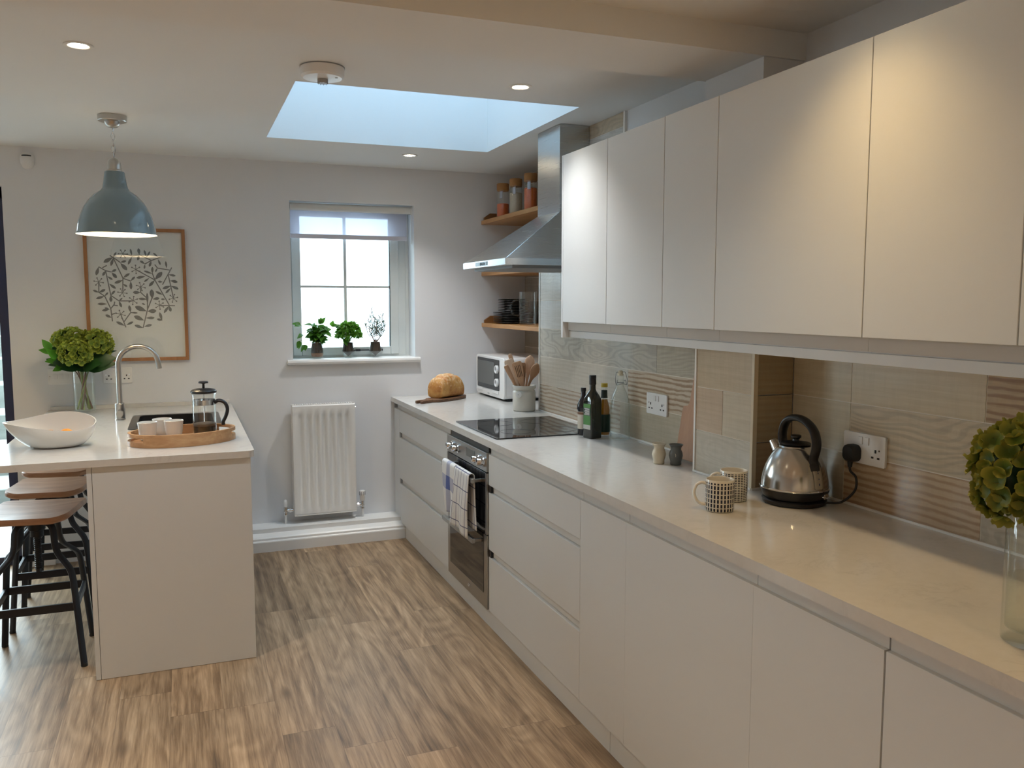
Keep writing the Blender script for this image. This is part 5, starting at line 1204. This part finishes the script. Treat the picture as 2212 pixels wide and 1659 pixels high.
for x, y, m_, nm, lab in ((.430, -2.660, plain('white shaker glaze', (.62,.56,.43), .22, var=.06), 'salt_shaker', 'cream hourglass-shaped shaker next to the dark grey one'), (.478, -2.704, GREYGL, 'pepper_shaker', 'dark grey hourglass-shaped shaker next to the cream one')):
    zz_ = WT+.0008
    t = thing(nm, lab, 'shaker', (x, y, zz_), 'pair of ceramic shakers')
    k = .93
    put('shaker_body', B().lathe([(0,0),(.0215*k,0),(.0235*k,.003),(.0225*k,.012),(.0265*k,.025),(.029*k,.036),(.0265*k,.048),(.021*k,.059),(.022*k,.067),(.0275*k,.0745),(.0300*k,.0765),(.0285*k,.0785),(.024*k,.0745),(0,.072)], (x, y, zz_), 36), m_, t, ang=60)
    b = B()
    for a in range(3): b.cyl((x+.005*math.cos(a*2.1), y+.005*math.sin(a*2.1), zz_+.0722), (x+.005*math.cos(a*2.1), y+.005*math.sin(a*2.1), zz_+.0732), .0022, n=8)
    put('holes', b, DARK, t)
    if nm[0] == 'p': b = B().tube(smoothpts([(x-.016, y-.0215, zz_+.046), (x-.015, y-.0235, zz_+.040), (x-.0155, y-.0235, zz_+.034)], 4), .0009, 5); put('initial_mark', b, CREAM, t)
b = B(); po = rrect(.205, .195, .014, 4, 0, .0985)
po = [(-.085,.001),(.085,.001),(.085,.195),(.080,.208),(.055,.212),(.046,.220),(.043,.235),(.038,.36),(.030,.376),(-.030,.376),(-.038,.36),(-.043,.235),(-.046,.220),(-.055,.212),(-.080,.208),(-.085,.195)]
b.prism(po, 'x', -.011, .011)
b.xf(Matrix.Translation((.553, -2.680, WT+.0045)) @ Matrix.Rotation(math.radians(9.0), 4, 'Y'))
single('chopping_board', b, CHOPW, 'wooden paddle chopping board leaning on the tiles beside the pier', 'chopping board', (.553, -2.69, WT+.001), bev=.003)

# ------------------------------------------------------------------ mugs, kettle, near vase
def mug(lab, x, y, cols, rows, cw, rw, ha):
    t = thing('mug', lab, 'mug', (x, y, WT+.0008), 'patterned mugs by the tiled pier', world=False, rz=0); h_ = .095; r_ = .0425
    b = B().lathe([(0,0),(r_-.004,0),(r_-.001,.003),(r_,.006),(r_,h_-.002),(r_-.001,h_),(r_-.003,h_),(r_-.0042,h_-.003),(r_-.0042,.008),(0,.006)], (0,0,0), 48)
    put('cup_body', b, mug_mat('mug pattern '+str(rows), cols, rows, cw, rw, h_), t, ang=50)
    c_, s_ = math.cos(ha), math.sin(ha); P = [(r_-.002,.080),(r_+.012,.083),(r_+.027,.074),(r_+.033,.052),(r_+.026,.030),(r_+.012,.019),(r_-.002,.017)]
    put('handle', B().tube(smoothpts([(q*c_, q*s_, z_) for q, z_ in P], 6), 1, 10, flat=(.0068, .0048, (-s_, c_, 0))), plain('mug glaze', (.72,.69,.62), .15), t)
mug('mug with tall dark blue blocks, in front of the other patterned mug', .214, -3.366, 26, 7, .55, .80, math.radians(152))
mug('mug with fine dark dashes, standing behind the block-patterned mug', .334, -3.268, 26, 18, .72, .52, math.radians(152))

KX, KY = .492, -3.362; z = WT+.0008
kt = thing('kettle', 'brushed steel dome kettle with black handle, plugged in by the pier', 'kettle', (KX, KY, z))
put('power_base', B().lathe([(0.0000,0.0000),(0.0907,0.0000),(0.0955,0.0037),(0.0975,0.0129),(0.0907,0.0175),(0.0868,0.0184),(0.0000,0.0184)], (KX, KY, z), 48), DARK, kt)
put('lower_body', B().lathe([(0.0000,0.0189),(0.0907,0.0189),(0.0946,0.0221),(0.1023,0.0423),(0.1037,0.0483),(0.0000,0.0483)], (KX, KY, z), 48), DARK, kt)
put('steel_rim', B().lathe([(0.1004,0.0483),(0.1047,0.0488),(0.1061,0.0515),(0.1047,0.0543),(0.1004,0.0547),(0.1004,0.0483)], (KX, KY, z), 56), CHROME, kt)
put('steel_body', B().lathe([(0.1008,0.0538),(0.0999,0.0690),(0.0960,0.0920),(0.0893,0.1150),(0.0801,0.1362),(0.0675,0.1564),(0.0560,0.1702),(0.0526,0.1739),(0.0511,0.1743),(0.0483,0.1785),(0.0386,0.1812),(0.0000,0.1831)], (KX, KY, z), 64), STEELK, kt)
ld = put('lid', B().lathe([(0.0000,0.1822),(0.0425,0.1817),(0.0454,0.1840),(0.0425,0.1872),(0.0212,0.1914),(0.0111,0.1932),(0.0000,0.1932)], (KX, KY, z), 40), DARK, kt)
put('lid_knob', B().lathe([(0.0000,0.1927),(0.0106,0.1927),(0.0097,0.1987),(0.0154,0.2033),(0.0159,0.2088),(0.0125,0.2111),(0.0000,0.2116)], (KX, KY, z), 28), DARK, ld)
hd_ = Vector((math.cos(math.radians(-88)), math.sin(math.radians(-88)), 0))   # handle side, towards the camera's right
K = Vector((KX, KY, z))
def kp(a, h_): return K+hd_*a+Vector((0,0,h_))
hpts = [kp(.084,.112), kp(.079,.132), kp(.078,.150), kp(.086,.174), kp(.088,.200), kp(.077,.230), kp(.052,.252), kp(.016,.264), kp(-.022,.261), kp(-.047,.245), kp(-.060,.216), kp(-.060,.190), kp(-.051,.172)]
sidev = Vector((-hd_.y, hd_.x, 0)); hs = smoothpts(hpts, 6)
hb_ = B().tube(hs, [1.15 if i < 6 else 1 for i in range(len(hs))], 14, flat=(.0165, .0105, sidev)); put('handle', hb_, DARK, kt)
# spout on the opposite side
sp = B(); rg = []
for q_, h_, w_, t_ in ((-.066,.138,.022,.022),(-.082,.156,.018,.017),(-.097,.172,.015,.013),(-.103,.178,.014,.012)):
    c = kp(q_, h_); d_ = Vector((0,0,1))*.5+hd_*.55; d_.normalize()
    rg.append(sp.ring([c+sidev*(w_*math.cos(2*PI*k/16))+d_*(t_*math.sin(2*PI*k/16)) for k in range(16)]))
sp.skin(rg); put('spout', sp, STEELK, kt)
# water gauge on the handle side
wd = Vector((math.cos(math.radians(-86)), math.sin(math.radians(-86)), 0)); ws = Vector((-wd.y, wd.x, 0)); g = B(); rows_ = []
body = [(r_*.965, h_*.92) for r_, h_ in ((.1050,.064),(.1045,.068),(.1035,.080),(.0998,.102),(.0928,.127),(.0870,.141))]
for i, (r_, h_) in enumerate(body):
    w_ = .0165 if 0 < i else .011; rows_.append([K+wd*(math.sqrt(max(0, (r_+.0014)**2-(w_*s_)**2)))+ws*(w_*s_)+Vector((0,0,h_)) for s_ in (-1,-.5,0,.5,1)])
gr = [[g.bm.verts.new(p) for p in row] for row in rows_]
for a_, b_ in zip(gr, gr[1:]):
    for i in range(4): g.bm.faces.new((a_[i], a_[i+1], b_[i+1], b_[i]))
gauge = put('water_gauge', g, plain('clear gauge plastic', (.40,.36,.29), .25), kt, solid=.002)
g = B()
for h_, r_ in ((.122,.0945),(.116,.0962),(.098,.1005),(.082,.1035),(.079,.104)): c = K+wd*(r_*.965+.0022)+Vector((0,0,h_*.92)); g.ball(c, (.0020,.0020,.0022), 8, 6)
put('level_marks', g, plain('gauge print', (.05,.06,.15), .5), gauge)
sw = B().lathe([(0,0),(.018,0),(.018,.004),(.014,.007),(0,.008)], (0,0,0), 24, 'z', 1, .55); sd_ = Vector((math.cos(math.radians(-66)), math.sin(math.radians(-66)), 0))
Q = sd_.to_track_quat('Z', 'Y').to_matrix().to_4x4(); sw.xf(Matrix.Translation(K+sd_*.0980+Vector((0,0,.033))) @ Q @ Matrix.Rotation(PI/2*0, 4, 'Z')); put('switch', sw, CHROME, kt)
plug_y = -3.440
cord = [K+Vector((.070,-.070,.012)), K+Vector((.095,-.092,.012)), K+Vector((.108,-.105,.030)), K+Vector((.110,-.118,.062)), K+Vector((.104,-.123,.095)), Vector((.606, -3.487, 1.018)), Vector((.604, -3.487, 1.040))]
cord = [K+Vector((.052,-.080,.010)), K+Vector((.085,-.110,.016)), Vector((.600, -3.500, .955)), Vector((.602, -3.502, .995)), Vector((.602, plug_y-.038, 1.012)), Vector((.602, plug_y-.034, 1.026))]
put('power_cord', B().tube(smoothpts(cord, 8), .0037, 10), DARK, kt)
pg = B(); rg = []; PYc_ = plug_y-.034
for xx, sc_ in ((.6205,1.0),(.602,1.0),(.594,.93),(.590,.78)):
    rg.append(pg.ring([(xx, PYc_+u*sc_, 1.0665+w_*sc_) for u, w_ in rrect(.050, .052, .018, 6)]))
pg.skin(rg); put('plug', pg, RUBBER, kt)
put('cord_grip', B().cyl((.603, PYc_, 1.024), (.603, PYc_, 1.046), .0065, .0085, 14), RUBBER, kt)
plate('wall_socket', 'white double socket with a black plug in its left outlet', 'socket', (XM-.0003, -3.508, 1.083), -PI/2, .166, .092, 'double', skip=1, group='double sockets')

nx, ny = .172, -4.412
cyl_vase('vase', 'tall clear glass vase at the right edge, on the near worktop', nx, ny, .060, .268, WT+.0008, wall=.006, base=.026, water=.45)
for i, (c, rad, sq, lab) in enumerate((((nx-.012, ny+.015, 1.214), .098, (1.0,1.0,1.0), 'large green hydrangea head with russet petal edges at the right edge'),)):
    t = thing('hydrangea', lab, 'flower', (nx, ny, WT+.03))
    put('flower_head', hydrangea(c, rad, 135, 41+i, sq, .0195, -.85), PETALR, t, ang=80)
    put('head_core', B().ball(c, rad*.72, 16, 10), BIGLEAF, t)
    put('stem', B().tube(smoothpts([(nx+.02-.03*i, ny-.015+.02*i, WT+.032), (nx+.012, ny-.004, WT+.15), (nx+.01, ny, WT+.25), (c[0]+.01, c[1], c[2]-rad*.4)], 6), .0048, 8), STEM, t)
    b = B(); lc = b.bm.loops.layers.float_color.new('col')
    for p, d, L, W in (((nx-.01,ny,WT+.235),(-.5,-.5,-.6),.075,.06),((nx+.02,ny,WT+.25),(.7,-.5,-.2),.09,.06)):
        if i == 0: leaf(b, lc, p, d, (.3,.3,1), L, W, .3, .4)
        else: leaf(b, lc, p, (d[0]*-1+.4, .5, .1), (0,0,1), L, W, .3, .4)
    put('leaves', b, PETALR, t, ang=80)

# ------------------------------------------------------------------ shelf contents
SZ = 2.0645
def storage_jar(lab, y, fill, fh, frac):
    x = .698; t = thing('storage_jar', lab, 'jar', (x, y, SZ), 'storage jars on the top shelf')
    put('glass', B().lathe([(0,0),(.038,0),(.041,.003),(.041,.150),(.0385,.158),(.0385,.176),(.037,.176),(.037,.158),(.0392,.150),(.0392,.005),(0,.004)], (x, y, SZ), 32), GLASS, t, ang=50)
    put('contents', B().lathe([(0,.0045),(.0385,.0055),(.0385,fh),(.03,fh+.003),(0,fh+.004)], (x, y, SZ), 28), fill, t)
    put('cork_lid', B().lathe([(0,.168),(.0365,.168),(.0395,.1765),(.0395,.212),(.037,.216),(0,.216)], (x, y, SZ), 32), plain('cork', (.36,.17,.055), .8, var=.25, vs=60), t)
    b = B(); 
    for z0_ in (.150,): b.box(x-.0405, x-.0385, y-.030, y-.008, SZ+z0_-.03, SZ+z0_+.012)
    b.xf(Matrix.Translation((x, y, 0)) @ Matrix.Rotation(.55, 4, 'Z') @ Matrix.Translation((-x, -y, 0))); b.xf(Matrix.Translation((-.003, -.002, 0)))
    put('paper_label', b, plain('pale blue label', (.42,.46,.55), .6), t)
LENT = plain('red lentils', (.62,.13,.025), .7, var=.35, vs=180, bump=.5)
storage_jar('jar half full of red lentils, leftmost on the top shelf', -.245, LENT, .086, .5)
storage_jar('jar of pale grain between two jars of red lentils', -.474, plain('pale grain', (.52,.44,.33), .8, var=.2, vs=180, bump=.5), .128, .8)
storage_jar('jar of red lentils next to the hood chimney', -.715, LENT, .128, .8)
storage_jar('jar of yellow pulses mostly hidden by the hood chimney', -.93, plain('yellow pulses', (.60,.36,.06), .8, var=.3, vs=160, bump=.5), .150, .9)
# plates: each one its own object
DPL = plain('dark grey plate glaze', (.035,.037,.036), .3, var=.1); PZ = 1.3785; pp = (.795, -.185)
proto = {}
ordw = ['lowest','second','third','fourth','fifth','sixth','seventh','topmost']
for k in range(15):
    big = k < 7; r_ = .136 if big else .104
    if big not in proto:
        b = B().lathe([(0,0),(r_*.55,0),(r_*.62,.003),(r_*.97,.0075),(r_,.0095),(r_*.995,.0105),(r_*.96,.0100),(r_*.6,.0055),(0,.0045)], (0,0,0), 48)
    i_ = k if big else k-7; lab = (ordw[i_] if not (big and i_ == 6) else 'topmost')+(' of the large' if big else ' of the small')+' dark plates stacked on the lowest shelf'
    if big not in proto:
        o = single('large_plate' if big else 'small_plate', b, DPL, lab, 'plate', (pp[0], pp[1], PZ+.0108*k), 'dark plates on the lowest shelf', world=False, ang=50); proto[big] = o
    else:
        o = proto[big].copy(); COL.objects.link(o); o['label'] = lab
    o.location = (pp[0]+R.uniform(-.002,.002), pp[1]+R.uniform(-.002,.002), PZ+.0108*k)
def jug(lab, x, y, r_, h_, handle):
    t = thing('glass_jug', lab, 'jug', (x, y, PZ), 'glass jugs on the lowest shelf')
    put('glass', B().lathe([(0,0),(r_*.92,0),(r_*.95,.003),(r_,h_),(r_-.003,h_),(r_*.95-.003,.008),(0,.007)], (x, y, PZ), 36), GLASS, t, ang=50)
    if handle: put('handle', B().tube(smoothpts([(x-r_*.9, y+.01, PZ+h_*.72), (x-r_-.025, y+.02, PZ+h_*.74), (x-r_-.050, y+.028, PZ+h_*.55), (x-r_-.035, y+.022, PZ+h_*.34), (x-r_*.92, y+.01, PZ+h_*.26)], 6), .0058, 10), GLASSH, t)
jug('clear glass jug with a round handle in front of the dark plates', .755, -.535, .056, .205, True)
jug('plain glass jug at the right end of the lowest shelf', .80, -.735, .050, .195, False)
b = B()
for i in range(9): b.box(.70+.022*i, .712+.022*i, -.40, -.06, 1.7225, 1.748)
b.box(.69, .91, -.41, -.40, 1.7225, 1.752); b.box(.69, .91, -.06, -.05, 1.7225, 1.752)
single('slatted_rack', b, BOARDW, 'low dark slatted rack just showing on the middle shelf under the hood', 'rack', (.8, -.23, 1.7225))
# ------------------------------------------------------------------ daylight, lamps, camera
wd_ = bpy.data.worlds.new('World'); scn.world = wd_; wd_.use_nodes = True; nt = wd_.node_tree; nt.nodes.clear()
bgn = nt.nodes.new('ShaderNodeBackground'); ou = nt.nodes.new('ShaderNodeOutputWorld'); nt.links.new(bgn.outputs[0], ou.inputs[0])
bgn.inputs[0].default_value = (.75, .91, 1.0, 1); bgn.inputs[1].default_value = 5.8
def portal(name, loc, rot, sx, sy):
    l = bpy.data.lights.new(name, 'AREA'); l.shape = 'RECTANGLE'; l.size = sx; l.size_y = sy; l.cycles.is_portal = True
    o = bpy.data.objects.new(name, l); COL.objects.link(o); o.location = loc; o.rotation_euler = rot
portal('skylight_portal', ((SX0+SX1)/2, (SY0+SY1)/2, H1+.06), (0,0,0), 1.30, 1.30)
portal('window_portal', ((WX0+WX1)/2, .27, (WZ0+WZ1)/2), (-PI/2,0,0), .80, 1.0)
portal('door_portal', ((DX0+DX)/2, .16, DZ/2), (-PI/2,0,0), 1.6, 2.15)
WARM = (1, .79, .52)
NEARW = (1, .68, .32); FARW = (1, .97, .93)
def spot(x, y, z, watts, col, ang=108, blend=1.0, r=.045):
    l = bpy.data.lights.new('downlight_beam', 'SPOT'); l.energy = watts; l.color = col; l.spot_size = math.radians(ang); l.spot_blend = blend; l.shadow_soft_size = r
    o = bpy.data.objects.new('downlight_beam', l); COL.objects.link(o); o.location = (x, y, z)
for x, y, lab in DL: spot(x, y, ZC-.012, 17 if x > 0 and y < -2 else 24, FARW)
# downlight grid carried on out of view; left and rear rows added for fill
for x, y, w in ((.03, -3.86, 10), (-1.557, -3.86, 30), (.03, -5.6, 25), (-1.557, -5.6, 52), (-3.1, -2.2, 26), (-3.1, -3.86, 46), (-3.1, -5.6, 55), (.03, -7.2, 30), (-1.557, -7.2, 50), (-3.1, -7.2, 34)):
    dup(dl0, (x, y, ZC-.0006), 'unseen recessed downlight of the extended ceiling grid, partly added for fill light'); spot(x, y, ZC-.012, w, NEARW if y < -3 else FARW)
l = bpy.data.lights.new('pendant_glow', 'POINT'); l.energy = 1.6; l.color = (1,.74,.44); l.shadow_soft_size = .03
o = bpy.data.objects.new('pendant_glow', l); COL.objects.link(o); o.location = (PXc, PYc, 1.90)
cam = bpy.data.cameras.new('camera'); co_ = bpy.data.objects.new('camera', cam); COL.objects.link(co_)
co_.location = (-1.265, -5.458, 1.5202); co_.rotation_euler = (PI/2-.0965, 0, -.3707)
cam.sensor_fit = 'HORIZONTAL'; cam.sensor_width = 36; cam.lens = 1828.9/2212*36; cam.clip_start = .05
scn.camera = co_
scn.view_settings.view_transform = 'Standard'; scn.view_settings.look = 'None'; scn.view_settings.gamma = 1; scn.view_settings.use_curve_mapping = False
scn.view_settings.exposure = 1.40
scn.cycles.transparent_max_bounces = 32
scn.cycles.diffuse_bounces = 6
